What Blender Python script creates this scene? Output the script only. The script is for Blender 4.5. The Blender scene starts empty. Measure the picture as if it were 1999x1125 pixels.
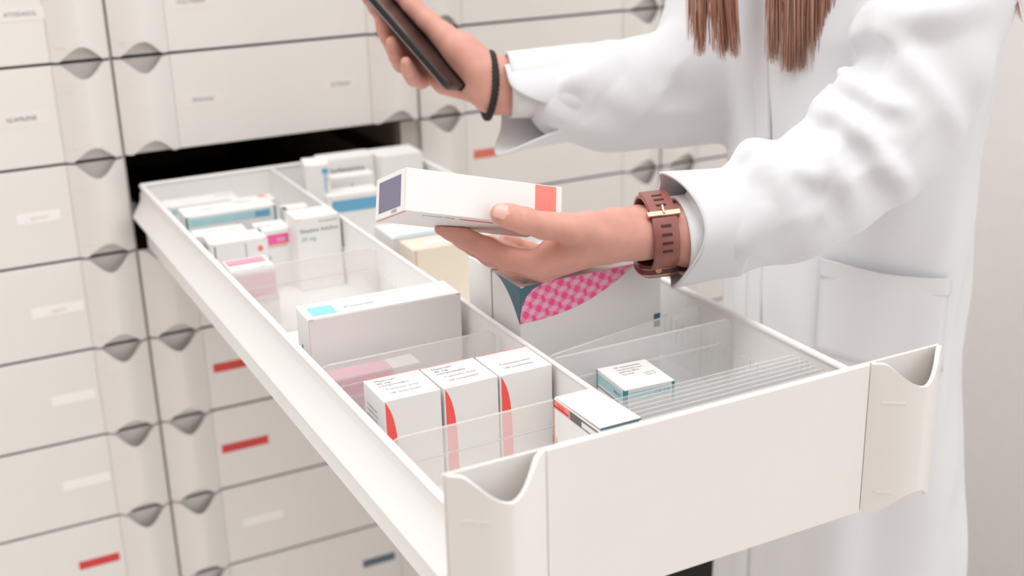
import bpy, math, random
import numpy as np
from mathutils import Vector, Matrix, Euler

scene = bpy.context.scene
COL = scene.collection

# ------------------------------------------------------------------ camera, world, lights
cam_d = bpy.data.cameras.new('camera')
cam_d.lens = 43.2286
cam_d.sensor_width = 36.0
cam_d.clip_start = 0.02
cam = bpy.data.objects.new('camera', cam_d)
COL.objects.link(cam)
cam.location = (-0.25244, -1.55697, 0.34344)
cam.rotation_euler = (math.radians(70.51778), math.radians(1.494905), math.radians(-27.40600))
cam_d.dof.use_dof = True
cam_d.dof.focus_distance = 0.97
cam_d.dof.aperture_fstop = 4.8
scene.camera = cam

world = bpy.data.worlds.new('world')
scene.world = world
world.use_nodes = True
wbg = world.node_tree.nodes['Background']
wnt = world.node_tree
def wnode(kind, **kw):
    n = wnt.nodes.new(kind)
    for k, v in kw.items(): setattr(n, k, v)
    return n
# the room around: white, with an added dim warm lobe shading left-facing slopes
wtc = wnode('ShaderNodeTexCoord')
wdp = wnode('ShaderNodeVectorMath', operation='DOT_PRODUCT'); wdp.inputs[1].default_value = (-0.80, -0.58, -0.12)
wnt.links.new(wtc.outputs['Generated'], wdp.inputs[0])
wr = wnode('ShaderNodeMapRange', interpolation_type='SMOOTHSTEP')
wr.inputs['From Min'].default_value = 0.42; wr.inputs['From Max'].default_value = 0.86
wnt.links.new(wdp.outputs['Value'], wr.inputs['Value'])
wmx = wnode('ShaderNodeMix', data_type='RGBA')
wmx.inputs[6].default_value = (1.0, 0.997, 0.994, 1); wmx.inputs[7].default_value = (0.16, 0.10, 0.075, 1)
wnt.links.new(wr.outputs[0], wmx.inputs[0]); wnt.links.new(wmx.outputs[2], wbg.inputs['Color'])
wbg.inputs['Strength'].default_value = 1.36

def area_light(name, loc, target, sx, sy, power, color=(1, 1, 1)):
    d = bpy.data.lights.new(name, 'AREA')
    d.shape = 'RECTANGLE'; d.size = sx; d.size_y = sy; d.energy = power; d.color = color
    o = bpy.data.objects.new(name, d); COL.objects.link(o)
    o.location = loc
    o.rotation_euler = (Vector(target) - Vector(loc)).to_track_quat('-Z', 'Y').to_euler()
    return o

area_light('ceiling_and_fill_light', (-0.5, -0.75, 2.0), (-0.1, -0.1, -0.3), 2.4, 0.6, 23, (1.0, 0.99, 0.98))
area_light('ceiling_and_fill_light', (-1.2, -3.0, 2.3), (0.3, -0.3, -0.15), 2.2, 2.0, 1.5, (1.0, 0.99, 0.98))  # added overhead fill that brightens the lower left drawers, no known fixture
area_light('front_right_fill_light', (1.7, -4.0, 1.2), (0.1, -0.3, -0.15), 3.0, 2.4, 3, (1.0, 0.995, 0.99))  # added soft fill from the front right, no window is known there

scene.view_settings.view_transform = 'Standard'
scene.view_settings.look = 'None'
scene.view_settings.exposure = -0.05
scene.view_settings.gamma = 1.0
scene.view_settings.use_curve_mapping = False
scene.cycles.max_bounces = 8
scene.cycles.transparent_max_bounces = 24

# ------------------------------------------------------------------ materials
MATS = {}
def srgb(r, g, b):
    f = lambda c: (c / 12.92) if c <= 0.04045 else ((c + 0.055) / 1.055) ** 2.4
    return tuple(f(v / 255.0) for v in (r, g, b))

def mat(name, rgb, rough=0.5, metal=0.0, noise=0.0, nscale=40.0, bump=0.0, bscale=200.0, sss=0.0, alpha=1.0, spec=0.5):
    if name in MATS: return MATS[name]
    m = bpy.data.materials.new(name); m.use_nodes = True
    nt = m.node_tree; b = nt.nodes['Principled BSDF']
    c = srgb(*rgb)
    b.inputs['Base Color'].default_value = (*c, 1)
    b.inputs['Roughness'].default_value = rough
    b.inputs['Metallic'].default_value = metal
    b.inputs['Specular IOR Level'].default_value = spec
    if alpha < 1: b.inputs['Alpha'].default_value = alpha
    if sss > 0:
        b.inputs['Subsurface Weight'].default_value = sss
        b.inputs['Subsurface Radius'].default_value = (0.006, 0.0022, 0.0012)
        b.inputs['Subsurface Scale'].default_value = 1.0
    tc = nt.nodes.new('ShaderNodeTexCoord')
    if noise > 0:
        n = nt.nodes.new('ShaderNodeTexNoise'); n.inputs['Scale'].default_value = nscale; n.inputs['Detail'].default_value = 4
        r = nt.nodes.new('ShaderNodeValToRGB')
        r.color_ramp.elements[0].position = 0.3; r.color_ramp.elements[1].position = 0.7
        r.color_ramp.elements[0].color = (*[max(0, v * (1 - noise)) for v in c], 1)
        r.color_ramp.elements[1].color = (*[min(1, v * (1 + noise)) for v in c], 1)
        nt.links.new(tc.outputs['Object'], n.inputs['Vector'])
        nt.links.new(n.outputs['Fac'], r.inputs['Fac']); nt.links.new(r.outputs['Color'], b.inputs['Base Color'])
    if bump > 0:
        n2 = nt.nodes.new('ShaderNodeTexNoise'); n2.inputs['Scale'].default_value = bscale; n2.inputs['Detail'].default_value = 3
        bp = nt.nodes.new('ShaderNodeBump'); bp.inputs['Strength'].default_value = bump; bp.inputs['Distance'].default_value = 0.001
        nt.links.new(tc.outputs['Object'], n2.inputs['Vector'])
        nt.links.new(n2.outputs['Fac'], bp.inputs['Height']); nt.links.new(bp.outputs['Normal'], b.inputs['Normal'])
    MATS[name] = m
    return m

FASCIA = mat('warm_white_plastic', (237, 233, 228), 0.42, noise=0.012, nscale=6)
TRAY = mat('white_tray_plastic', (247, 246, 244), 0.4, noise=0.01, nscale=8)
UPRIGHT = mat('grey_white_steel', (205, 198, 190), 0.45, noise=0.02)
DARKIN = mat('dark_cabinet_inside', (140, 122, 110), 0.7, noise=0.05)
STEEL = mat('zinc_steel', (150, 148, 145), 0.35, metal=0.8, noise=0.04)
PLINTH = mat('dark_plinth', (40, 36, 34), 0.6, noise=0.05)
CARD = mat('white_carton', (243, 242, 240), 0.45, noise=0.006, nscale=20)
INK = mat('grey_ink', (120, 115, 112), 0.6)
DINK = mat('dark_ink', (70, 66, 66), 0.6)
RED = mat('coral_red_ink', (255, 92, 86), 0.5)
SALMON = mat('salmon_ink', (255, 140, 128), 0.5)
BLUE = mat('sky_blue_ink', (110, 178, 212), 0.5)
LBLUE = mat('pale_blue_ink', (150, 216, 240), 0.5)
TEAL = mat('teal_ink', (62, 150, 158), 0.5)
DTEAL = mat('petrol_ink', (76, 116, 130), 0.5)
LTEAL = mat('pale_teal_ink', (178, 220, 226), 0.5)
PINK = mat('hot_pink_ink', (247, 100, 165), 0.5)
ROSE = mat('rose_ink', (236, 166, 186), 0.5)
VIOLET = mat('grey_violet_ink', (124, 120, 144), 0.5)
GREY = mat('grey_ink_block', (110, 104, 100), 0.5)
CREAM = mat('cream_carton', (246, 234, 216), 0.5, noise=0.01)
ORANGE = mat('orange_ink', (255, 130, 110), 0.5)
STICKER = mat('clear_white_sticker', (240, 235, 230), 0.3)
PSTICK = mat('pale_sticker', (252, 249, 245), 0.4)
REDSTICK = mat('red_sticker', (214, 66, 60), 0.4, noise=0.03, nscale=200)
ORSTICK = mat('coral_sticker', (222, 120, 100), 0.4, noise=0.03, nscale=200)
BLUESTICK = mat('slate_blue_sticker', (96, 112, 124), 0.4, noise=0.03, nscale=200)
LBSTICK = mat('light_blue_sticker', (160, 190, 205), 0.4)
GLUE = mat('faint_orange_ink', (232, 200, 180), 0.6)
WALL = mat('pale_wall_paint', (247, 246, 245), 0.8, noise=0.01, bump=0.05)
FLOOR = mat('pale_floor', (224, 218, 212), 0.5, noise=0.05, nscale=10)

def clear_plastic(name, rgb, diffuse, rough):
    m = bpy.data.materials.new(name); m.use_nodes = True
    nt = m.node_tree; out = nt.nodes['Material Output']
    b = nt.nodes['Principled BSDF']
    b.inputs['Base Color'].default_value = (*srgb(*rgb), 1); b.inputs['Roughness'].default_value = rough
    tr = nt.nodes.new('ShaderNodeBsdfTransparent'); tr.inputs['Color'].default_value = (0.992, 0.992, 0.992, 1)
    mx = nt.nodes.new('ShaderNodeMixShader')
    lw = nt.nodes.new('ShaderNodeLayerWeight'); lw.inputs['Blend'].default_value = 0.35
    ma = nt.nodes.new('ShaderNodeMath'); ma.operation = 'MULTIPLY_ADD'
    ma.inputs[1].default_value = 0.5; ma.inputs[2].default_value = diffuse
    nt.links.new(lw.outputs['Facing'], ma.inputs[0])
    nt.links.new(ma.outputs[0], mx.inputs['Fac'])
    nt.links.new(tr.outputs[0], mx.inputs[1]); nt.links.new(b.outputs[0], mx.inputs[2])
    nt.links.new(mx.outputs[0], out.inputs['Surface'])
    MATS[name] = m
    return m
FROST = clear_plastic('frosted_divider_plastic', (246, 242, 240), 0.32, 0.3)
MILKY = clear_plastic('milky_divider_plastic', (254, 254, 253), 0.11, 0.2)
CLEAR = clear_plastic('clear_divider_plastic', (253, 253, 253), 0.09, 0.12)

# ------------------------------------------------------------------ mesh helpers
class MB:
    def __init__(s): s.v = []; s.f = []; s.m = []; s.mats = []
    def mi(s, m):
        if m not in s.mats: s.mats.append(m)
        return s.mats.index(m)
    def add(s, vs, fs, m, M=None):
        b = len(s.v); k = s.mi(m)
        if M is not None: vs = [tuple(M @ Vector(v)) for v in vs]
        s.v += [tuple(v) for v in vs]; s.f += [tuple(b + i for i in f) for f in fs]; s.m += [k] * len(fs)
    def box(s, x0, x1, y0, y1, z0, z1, m, M=None):
        s.add([(x0, y0, z0), (x1, y0, z0), (x1, y1, z0), (x0, y1, z0), (x0, y0, z1), (x1, y0, z1), (x1, y1, z1), (x0, y1, z1)],
              [(0, 3, 2, 1), (4, 5, 6, 7), (0, 1, 5, 4), (1, 2, 6, 5), (2, 3, 7, 6), (3, 0, 4, 7)], m, M)
    def rbox(s, x0, x1, y0, y1, z0, z1, r, m, M=None):
        # box with chamfered edges
        vs = []; idx = {}
        for ix, x in enumerate((x0, x1)):
            for iy, y in enumerate((y0, y1)):
                for iz, z in enumerate((z0, z1)):
                    sx = r if ix == 0 else -r; sy = r if iy == 0 else -r; sz = r if iz == 0 else -r
                    for a, p in (('x', (x, y + sy, z + sz)), ('y', (x + sx, y, z + sz)), ('z', (x + sx, y + sy, z))):
                        idx[(ix, iy, iz, a)] = len(vs); vs.append(p)
        g = lambda *k: idx[k]
        fs = []
        for i in (0, 1):
            q = [g(i, 0, 0, 'x'), g(i, 1, 0, 'x'), g(i, 1, 1, 'x'), g(i, 0, 1, 'x')]; fs.append(q if i else q[::-1])
            q = [g(0, i, 0, 'y'), g(1, i, 0, 'y'), g(1, i, 1, 'y'), g(0, i, 1, 'y')]; fs.append(q[::-1] if i else q)
            q = [g(0, 0, i, 'z'), g(1, 0, i, 'z'), g(1, 1, i, 'z'), g(0, 1, i, 'z')]; fs.append(q if i else q[::-1])
        for i in (0, 1):
            for j in (0, 1):
                fs.append([g(i, j, 0, 'x'), g(i, j, 1, 'x'), g(i, j, 1, 'y'), g(i, j, 0, 'y')])
                fs.append([g(i, 0, j, 'x'), g(i, 1, j, 'x'), g(i, 1, j, 'z'), g(i, 0, j, 'z')])
                fs.append([g(0, i, j, 'y'), g(1, i, j, 'y'), g(1, i, j, 'z'), g(0, i, j, 'z')])
                for k in (0, 1): fs.append([g(i, j, k, 'x'), g(i, j, k, 'y'), g(i, j, k, 'z')])
        c = Vector(((x0 + x1) / 2, (y0 + y1) / 2, (z0 + z1) / 2))
        out = []
        for f in fs:
            a, b, d = (Vector(vs[k]) for k in f[:3])
            n = (b - a).cross(d - a)
            mid = sum((Vector(vs[k]) for k in f), Vector()) / len(f)
            out.append(f if n.dot(mid - c) > 0 else f[::-1])
        s.add(vs, out, m, M)
    def grid(s, P, m, close_u=False, close_v=False, M=None):
        P = np.asarray(P); nu, nv = P.shape[:2]
        vs = [tuple(p) for p in P.reshape(-1, 3)]; fs = []
        for i in range(nu if close_u else nu - 1):
            for j in range(nv if close_v else nv - 1):
                i2 = (i + 1) % nu; j2 = (j + 1) % nv
                fs.append((i * nv + j, i2 * nv + j, i2 * nv + j2, i * nv + j2))
        s.add(vs, fs, m, M)
    def tube(s, pts, rad, m, n=10, cap=True, M=None):
        pts = [Vector(p) for p in pts]; rad = rad if isinstance(rad, (list, tuple)) else [rad] * len(pts)
        rings = []; prev = None
        for i, p in enumerate(pts):
            t = (pts[min(i + 1, len(pts) - 1)] - pts[max(i - 1, 0)]).normalized()
            if prev is None:
                a = Vector((0, 0, 1)) if abs(t.z) < 0.9 else Vector((1, 0, 0))
                u = t.cross(a).normalized()
            else:
                u = (prev - t * prev.dot(t)).normalized()
            prev = u; w = t.cross(u)
            rings.append([p + (u * math.cos(2 * math.pi * k / n) + w * math.sin(2 * math.pi * k / n)) * rad[i] for k in range(n)])
        vs = [tuple(q) for r in rings for q in r]; fs = []
        for i in range(len(rings) - 1):
            for k in range(n):
                fs.append((i * n + k, i * n + (k + 1) % n, (i + 1) * n + (k + 1) % n, (i + 1) * n + k))
        if cap:
            fs.append(tuple(range(n))[::-1]); fs.append(tuple((len(rings) - 1) * n + k for k in range(n)))
        s.add(vs, fs, m, M)
    def poly(s, pts, m, M=None): s.add(pts, [tuple(range(len(pts)))], m, M)
    def build(s, name, parent=None, smooth=35, loc=None, rotz=None, fix=False):
        me = bpy.data.meshes.new(name)
        me.from_pydata(s.v, [], s.f)
        for m in s.mats: me.materials.append(m)
        me.polygons.foreach_set('material_index', s.m)
        if fix:
            import bmesh
            bm = bmesh.new(); bm.from_mesh(me); bmesh.ops.recalc_face_normals(bm, faces=bm.faces); bm.to_mesh(me); bm.free()
        if smooth:
            me.polygons.foreach_set('use_smooth', [True] * len(me.polygons))
            me.set_sharp_from_angle(angle=math.radians(smooth))
        me.update()
        o = bpy.data.objects.new(name, me); COL.objects.link(o)
        if parent is not None: o.parent = parent
        if loc is not None: o.location = loc
        if rotz is not None: o.rotation_euler = (0, 0, rotz)
        return o

def tag(o, label=None, cat=None, group=None, kind=None):
    if label: o['label'] = label
    if cat: o['category'] = cat
    if group: o['group'] = group
    if kind: o['kind'] = kind
    return o
def empty(name, loc=(0, 0, 0), rot=None, label=None, cat=None, group=None):
    o = bpy.data.objects.new(name, None); COL.objects.link(o); o.location = loc; o.empty_display_size = 0.05
    if rot is not None: o.rotation_euler = rot
    return tag(o, label, cat, group)

TXT = {}
def text_geo(s, size):
    if (s, size) not in TXT:
        c = bpy.data.curves.new('t', 'FONT'); c.body = s; c.size = size; c.resolution_u = 2
        o = bpy.data.objects.new('t', c); COL.objects.link(o)
        dg = bpy.context.evaluated_depsgraph_get()
        e = o.evaluated_get(dg); me = e.to_mesh()
        vs = [tuple(v.co) for v in me.vertices]; fs = [tuple(p.vertices) for p in me.polygons]
        e.to_mesh_clear()
        bpy.data.objects.remove(o); bpy.data.curves.remove(c)
        w = max((v[0] for v in vs), default=0)
        TXT[(s, size)] = (vs, fs, w)
    return TXT[(s, size)]

# frames for the faces of a box w x d x h whose base is centred on the origin: local u right, v up, w out
def face_frame(face, w, d, h):
    if face == 'front': o, u, v = (-w / 2, -d / 2, 0), (1, 0, 0), (0, 0, 1)
    elif face == 'back': o, u, v = (w / 2, d / 2, 0), (-1, 0, 0), (0, 0, 1)
    elif face == 'left': o, u, v = (-w / 2, d / 2, 0), (0, -1, 0), (0, 0, 1)
    elif face == 'right': o, u, v = (w / 2, -d / 2, 0), (0, 1, 0), (0, 0, 1)
    elif face == 'top': o, u, v = (-w / 2, -d / 2, h), (1, 0, 0), (0, 1, 0)
    else: o, u, v = (-w / 2, d / 2, 0), (1, 0, 0), (0, -1, 0)
    u = Vector(u); v = Vector(v); n = u.cross(v)
    M = Matrix((u, v, n)).transposed().to_4x4(); M.translation = Vector(o)
    return M
EPS = 0.00018
def decal(mb, face, dims, pts, m, lift=EPS):
    M = face_frame(face, *dims)
    mb.poly([(p[0], p[1], lift) for p in pts], m, M)
def rect(mb, face, dims, x0, y0, x1, y1, m, lift=EPS):
    decal(mb, face, dims, [(x0, y0), (x1, y0), (x1, y1), (x0, y1)], m, lift)
def write(mb, face, dims, s, x, y, size, m, lift=EPS * 1.6, rot=0, maxw=None):
    vs, fs, w = text_geo(s, size)
    k = 1.0 if not maxw or w <= maxw else maxw / w
    M = face_frame(face, *dims) @ Matrix.Translation((x, y, lift)) @ Matrix.Rotation(rot, 4, 'Z') @ Matrix.Scale(k, 4)
    mb.add(vs, fs, m, M)

# ------------------------------------------------------------------ setting
W = 0.40; P = 0.121568; G = 0.0036; H = 0.0676; DEP = 0.95896
fl = MB(); fl.box(-2.5, 3.0, -3.5, 1.2, -1.03, -0.98, FLOOR); tag(fl.build('floor', smooth=0), kind='structure')
wb = MB(); wb.box(1.21, 1.26, -1.6, 1.0, -0.98, 1.4, WALL); tag(wb.build('wall_right', smooth=0), kind='structure')

# ------------------------------------------------------------------ drawer fronts
def hbulge(t):
    a = 1 - abs(2 * t - 1)
    x = a * 1.25; k = 0.45
    h = max(k - abs(x - 1), 0) / k
    return min(x, 1) - h * h * k * 0.25
def hscoop(t):
    if t < 0.12 or t > 0.88: return 0.0
    q = (t - 0.12) / 0.76
    return (0.5 - 0.5 * math.cos(2 * math.pi * q)) ** 0.58
def handle_mesh(x0, y, zb, zt, B=0.021, S=0.0175, th=0.0022):
    """hollow finger-pull shell bulging out of the front, scooped at its top and bottom edge"""
    mb = MB(); N, K = 36, 8
    out = np.zeros((N + 1, K + 1, 3)); inn = np.zeros((N + 1, K + 1, 3))
    for i in range(N + 1):
        t = i / N
        b = B * hbulge(t); s = S * hscoop(t)
        t2 = max(hbulge(t) , 0)
        for j in range(K + 1):
            z = zb + s + (zt - zb - 2 * s) * j / K
            out[i, j] = (x0 + H * t, y - b - 0.0025, z)
            inn[i, j] = (x0 + H * (0.5 + (t - 0.5) * (1 - 2 * th / H)), y - max(b - th, -0.0005) - 0.0018, z)
    mb.grid(out, FASCIA)
    mb.grid(inn[:, ::-1], FASCIA)
    mb.grid(np.stack([out[:, -1], inn[:, -1]], 1), FASCIA)
    mb.grid(np.stack([inn[:, 0], out[:, 0]], 1), FASCIA)
    mb.grid(np.stack([out[0], inn[0]], 0)[::-1], FASCIA)
    mb.grid(np.stack([out[-1], inn[-1]], 0), FASCIA)
    # moulded frame line and small nubs on the slope
    for (ta, tb, za, zz) in ((0.10, 0.30, zt - 0.030, zt - 0.0285), (0.10, 0.24, zb + 0.017, zb + 0.0185)):
        pts = []
        for t in (ta, tb):
            b = B * hbulge(t) + 0.0025
            pts.append((x0 + H * t, y - b))
        (xa, ya), (xb, yb) = pts
        mb.add([(xa, ya - .0006, za), (xb, yb - .0006, za), (xb, yb - .0006, zz), (xa, ya - .0006, zz),
                (xa, ya + .001, za), (xb, yb + .001, za), (xb, yb + .001, zz), (xa, ya + .001, zz)],
               [(0, 1, 2, 3), (3, 2, 6, 7), (4, 5, 1, 0), (0, 3, 7, 4), (2, 1, 5, 6)], FASCIA)
    return mb
def front_mesh(xa, xb, y, zb, zt):
    mb = MB()
    mb.rbox(xa, xb, y, y + 0.0022, zb, zt, 0.0005, FASCIA)            # back plate over the full width
    mb.rbox(xa + H + 0.0003, xb - H - 0.0003, y - 0.0028, y + 0.0002, zb, zt, 0.0007, FASCIA)   # raised flat face
    return mb
XA, XB = G / 2, W - G / 2
ZB, ZT = -P + G / 2, -G / 2

STICK_LABEL = {}
def sticker(parent, xc, zc, w, h, base, text=None, ink=None, size=0.007, y=-0.0028):
    mb = MB()
    mb.box(xc - w / 2, xc + w / 2, y - 0.0003, y + 0.0002, zc - h / 2, zc + h / 2, base)
    if text:
        vs, fs, tw = text_geo(text, size)
        k = min(1, (w - 0.004) / tw)
        M = Matrix.Translation((xc - tw * k / 2, y - 0.0005, zc - size * 0.35 * k)) @ Matrix.Rotation(math.pi / 2, 4, 'X') @ Matrix.Scale(k, 4)
        mb.add(vs, fs, ink or DINK, M)
    return mb.build('label_sticker', parent, smooth=0)

ROWS = list(range(-7, 4))      # row r spans z from r*P to (r+1)*P ; the open drawer is row -1 of the middle column
# what is stuck on each closed front: (column, row) -> (x in the column, w, h, material, text, ink)
STICK = {
    (-1, 1): [(0.305, 0.052, 0.016, STICKER, 'ATODASOL', INK)],
    (-1, 0): [(0.288, 0.062, 0.016, STICKER, 'GLAMLENE', DINK)],
    (-1, -1): [(0.290, 0.050, 0.013, PSTICK, 'apiretal', GLUE)],
    (-1, -2): [(0.295, 0.062, 0.013, PSTICK, 'algidol', GLUE)],
    (-1, -3): [(0.297, 0.054, 0.013, PSTICK, None, None)],
    (-1, -4): [(0.297, 0.060, 0.013, PSTICK, None, None)],
    (-1, -5): [(0.297, 0.053, 0.012, REDSTICK, None, None)],
    (0, 1): [(0.103, 0.056, 0.016, STICKER, 'VOLTAREN', INK)],
    (0, 0): [(0.106, 0.052, 0.015, STICKER, 'ENOXAL', INK), (0.288, 0.046, 0.014, STICKER, 'ZYTRAM', INK)],
    (0, -3): [(0.112, 0.066, 0.0125, REDSTICK, None, None)],
    (0, -4): [(0.111, 0.066, 0.0125, REDSTICK, None, None), (0.300, 0.050, 0.0125, LBSTICK, None, None)],
    (0, -5): [(0.125, 0.060, 0.0125, PSTICK, None, None), (0.292, 0.05, 0.0125, LBSTICK, None, None)],
    (0, -6): [(0.295, 0.052, 0.0125, BLUESTICK, None, None)],
    (1, 0): [(0.272, 0.045, 0.012, ORSTICK, None, None)],
    (1, -1): [(0.100, 0.040, 0.0125, ORSTICK, None, None)],
}
# shared meshes of one closed drawer, modelled in the column's own x and the row's top z
fm = front_mesh(XA, XB, 0, ZB, ZT)
proto_front = None
CABS = {-2: 'pale drawer cabinet column at the far left edge, mostly outside the photo',
        -1: 'white drawer cabinet column at left with printed white labels and one red label',
        0: 'white drawer cabinet column in the middle with one drawer pulled out',
        1: 'white drawer cabinet column behind the phone with an orange-red label strip',
        2: 'white drawer cabinet column behind the person in the lab coat'}
meshes = {}
for c in (-1, 0, 1, 2):
    cab = empty('drawer_cabinet', (c * W, 0, -0.98), None, CABS[c], 'cabinet', 'white drawer cabinet columns')
    oz = 0.98
    b = MB()
    top = ROWS[-1] * P + P
    b.box(-0.0014, 0.0014, 0.004, 0.98, -0.86 + oz, top + oz, UPRIGHT)
    if c == 2: b.box(W - 0.0014, W + 0.0014, 0.004, 0.98, -0.86 + oz, top + oz, UPRIGHT)
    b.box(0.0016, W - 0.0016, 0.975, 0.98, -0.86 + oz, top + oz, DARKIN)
    b.box(0, W, 0.004, 0.98, top + oz, top + 0.01 + oz, UPRIGHT)
    b.box(0, W, 0.004, 0.98, -0.866 + oz, -0.86 + oz, UPRIGHT)
    b.build('carcass', cab, smooth=0)
    if c == 0:
        ps = MB(); ps.box(W - 0.026, W - 0.0016, 0.006, 0.03, -P + oz + 0.002, oz - 0.002, UPRIGHT); ps.build('front_post', cab, smooth=0)
    pl = MB(); pl.box(0, W, 0.03, 0.97, 0.0, 0.114, PLINTH); pl.build('plinth', cab, smooth=0)
    for r in ROWS:
        zoff = (r + 1) * P + oz
        for sx, x in ((1, 0.0016), (-1, W - 0.0016)):
            if c == 0 and r in (-1, -2):
                rn = MB()
                x2 = x + sx * 0.006
                rn.box(min(x, x2), max(x, x2), 0.006, 0.9, zoff - 0.084, zoff - 0.062, STEEL)
                rn.build('runner', cab, smooth=0)
        if c == 0 and r == -1: continue
        if 'front' not in meshes:
            d = fm.build('drawer', cab); meshes['front'] = d.data
            ha = handle_mesh(XA, 0, ZB, ZT).build('handle', d); meshes['ha'] = ha.data
            hb = handle_mesh(XB - H, 0, ZB, ZT).build('handle', d); meshes['hb'] = hb.data
        else:
            d = bpy.data.objects.new('drawer', meshes['front']); COL.objects.link(d); d.parent = cab
            for k in ('ha', 'hb'):
                hh = bpy.data.objects.new('handle', meshes[k]); COL.objects.link(hh); hh.parent = d
        d.location = (0, 0, zoff)
        if c == 0 and r in (0, -2):
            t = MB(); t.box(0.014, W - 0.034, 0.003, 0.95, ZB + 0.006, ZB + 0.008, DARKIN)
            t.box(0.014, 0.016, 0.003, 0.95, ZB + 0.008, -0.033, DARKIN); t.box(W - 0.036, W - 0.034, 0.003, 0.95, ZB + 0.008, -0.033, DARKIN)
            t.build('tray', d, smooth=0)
        for (xs, w_, h_, m_, tx, ik) in STICK.get((c, r), ()):
            sticker(d, xs, -P / 2, w_, h_, m_, tx, ik)

# ------------------------------------------------------------------ the open drawer
drw = empty('pulled_out_drawer', (0, -DEP, -P), None, 'long white drawer pulled out of the middle cabinet, full of medicine boxes', 'drawer')
OX, OY, OZ = 0, DEP, P          # parts are modelled in world coordinates, shifted into the drawer's frame
def dpart(mb, name, parent=drw, **k):
    mb.v = [(x - OX, y + OY, z + OZ) for x, y, z in mb.v]
    return mb.build(name, parent, **k)
fp = dpart(front_mesh(XA, XB, -DEP, ZB, ZT), 'front_panel')
dpart(handle_mesh(XA, -DEP, ZB, ZT), 'handle', fp); dpart(handle_mesh(XB - H, -DEP, ZB, ZT), 'handle', fp)
TF = -0.112                     # tray floor, top face
TX0, TX1, TXC = 0.0135, 0.3645, 0.178
TYB, TYF = -0.018, -DEP + 0.0022
RIM = -0.033
t = MB(); t.box(TX0, TX1, TYF, TYB, TF - 0.003, TF, TRAY); dpart(t, 'tray_floor', smooth=0)
for xw, nm in ((TX0, 'side_wall'), (TX1, 'side_wall')):
    t = MB()
    t.box(xw - 0.0013, xw + 0.0013, TYF, TYB, TF - 0.003, RIM - 0.002, TRAY)
    t.tube([(xw, TYF, RIM - 0.0028), (xw, TYB, RIM - 0.0028)], 0.0030, TRAY, 12)
    dpart(t, nm)
t = MB(); t.box(TX0, TX1, TYB - 0.0013, TYB + 0.0013, TF - 0.003, RIM - 0.002, TRAY)
t.tube([(TX0, TYB, RIM - 0.0024), (TX1, TYB, RIM - 0.0024)], 0.0026, TRAY, 12)
dpart(t, 'back_wall')
t = MB(); t.box(TXC - 0.0012, TXC + 0.0012, TYF, TYB, TF, RIM - 0.0016, TRAY)
t.tube([(TXC, TYF, RIM - 0.0022), (TXC, TYB, RIM - 0.0022)], 0.0021, TRAY, 12)
dpart(t, 'centre_wall')
for sgn, xw in ((-1, TX0), (1, TX1)):
    t = MB()
    # runner profile: web under the rim, sloping ledge and a thin outer lip
    prof = [(0.0012, -0.046), (0.0018, -0.056), (0.0125, -0.0745), (0.0135, -0.0775), (0.0125, -0.0785), (0.0015, -0.064), (0.0012, -0.080)]
    Pm = np.array([[(xw + sgn * a, y, z) for (a, z) in prof] for y in (TYF + 0.001, TYB + 0.01)])
    if sgn > 0: Pm = Pm[::-1]
    t.grid(Pm, TRAY)
    dpart(t, 'runner_ledge', smooth=30)
# comb ribs that hold the dividers, along the wall feet
for xw, sg in ((TX0 + 0.0013, 1), (TXC - 0.0012, -1), (TXC + 0.0012, 1), (TX1 - 0.0013, -1)):
    t = MB()
    n = 100
    for i in range(n):
        y = TYF + 0.012 + i * 0.0092
        t.box(min(xw, xw + sg * 0.0018), max(xw, xw + sg * 0.0018), y, y + 0.0020, TF + 0.020, TF + 0.044, TRAY)
    dpart(t, 'slot_comb', smooth=0)

# ------------------------------------------------------------------ clear dividers
def divider(x0, x1, y, label, m, ztop=-0.038, dy=0.0, ridge=True, bright=True, group=None, th=0.0013, lean=0.0):
    w = x1 - x0; h = ztop - TF - 0.0005
    mb = MB()
    r = 0.006; out = [(0, 0), (w, 0)]
    for k in range(7):
        a = math.pi / 2 * k / 6; out.append((w - r + r * math.cos(a), h - r + r * math.sin(a)))
    for k in range(7):
        a = math.pi / 2 * (1 + k / 6); out.append((r + r * math.cos(a), h - r + r * math.sin(a)))
    n = len(out)
    vs = [(x, -th / 2, z) for x, z in out] + [(x, th / 2, z) for x, z in out]
    fs = [tuple(range(n)), tuple(range(n, 2 * n))[::-1]] + [(i, i + n, (i + 1) % n + n, (i + 1) % n)[::-1] for i in range(n)]
    mb.add(vs, fs, m)
    # bright polished top edge
    if bright: mb.tube([(r, 0, h), (w - r, 0, h)], 0.0009, DEDGE, 8)
    if ridge: mb.box(0.006, w - 0.012, -th / 2 - 0.0010, -th / 2, h - 0.0215, h - 0.0198, DEDGE)
    o = mb.build('divider', None, smooth=30, loc=(x0, y, TF + 0.0003))
    o.rotation_euler = (lean, 0, math.atan2(dy, w))
    tag(o, label, 'divider', group)
    return o
DEDGE = clear_plastic('divider_edge_plastic', (245, 242, 240), 0.26, 0.3)
LX0, LX1 = TX0 + 0.004, TXC - 0.0039
RX0, RX1 = TXC + 0.0039, TX1 - 0.004
divider(LX0, LX1, -0.408, 'frosted plastic divider between the pink-banded box and the empty slot', FROST)
divider(LX0, LX1, -0.682, 'frosted plastic divider behind the row of three red-edged boxes', FROST)
divider(LX0, LX1, -0.831, 'frosted plastic divider in front of the row of three red-edged boxes', FROST)
divider(RX0, RX1, -0.757, 'clear plastic divider set askew, in front of the big pink-patterned box', CLEAR, dy=0.036, ridge=False)
divider(RX0, RX1, -0.7625, 'clear plastic divider with a ridge right behind the small teal-edged box', CLEAR)
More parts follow.
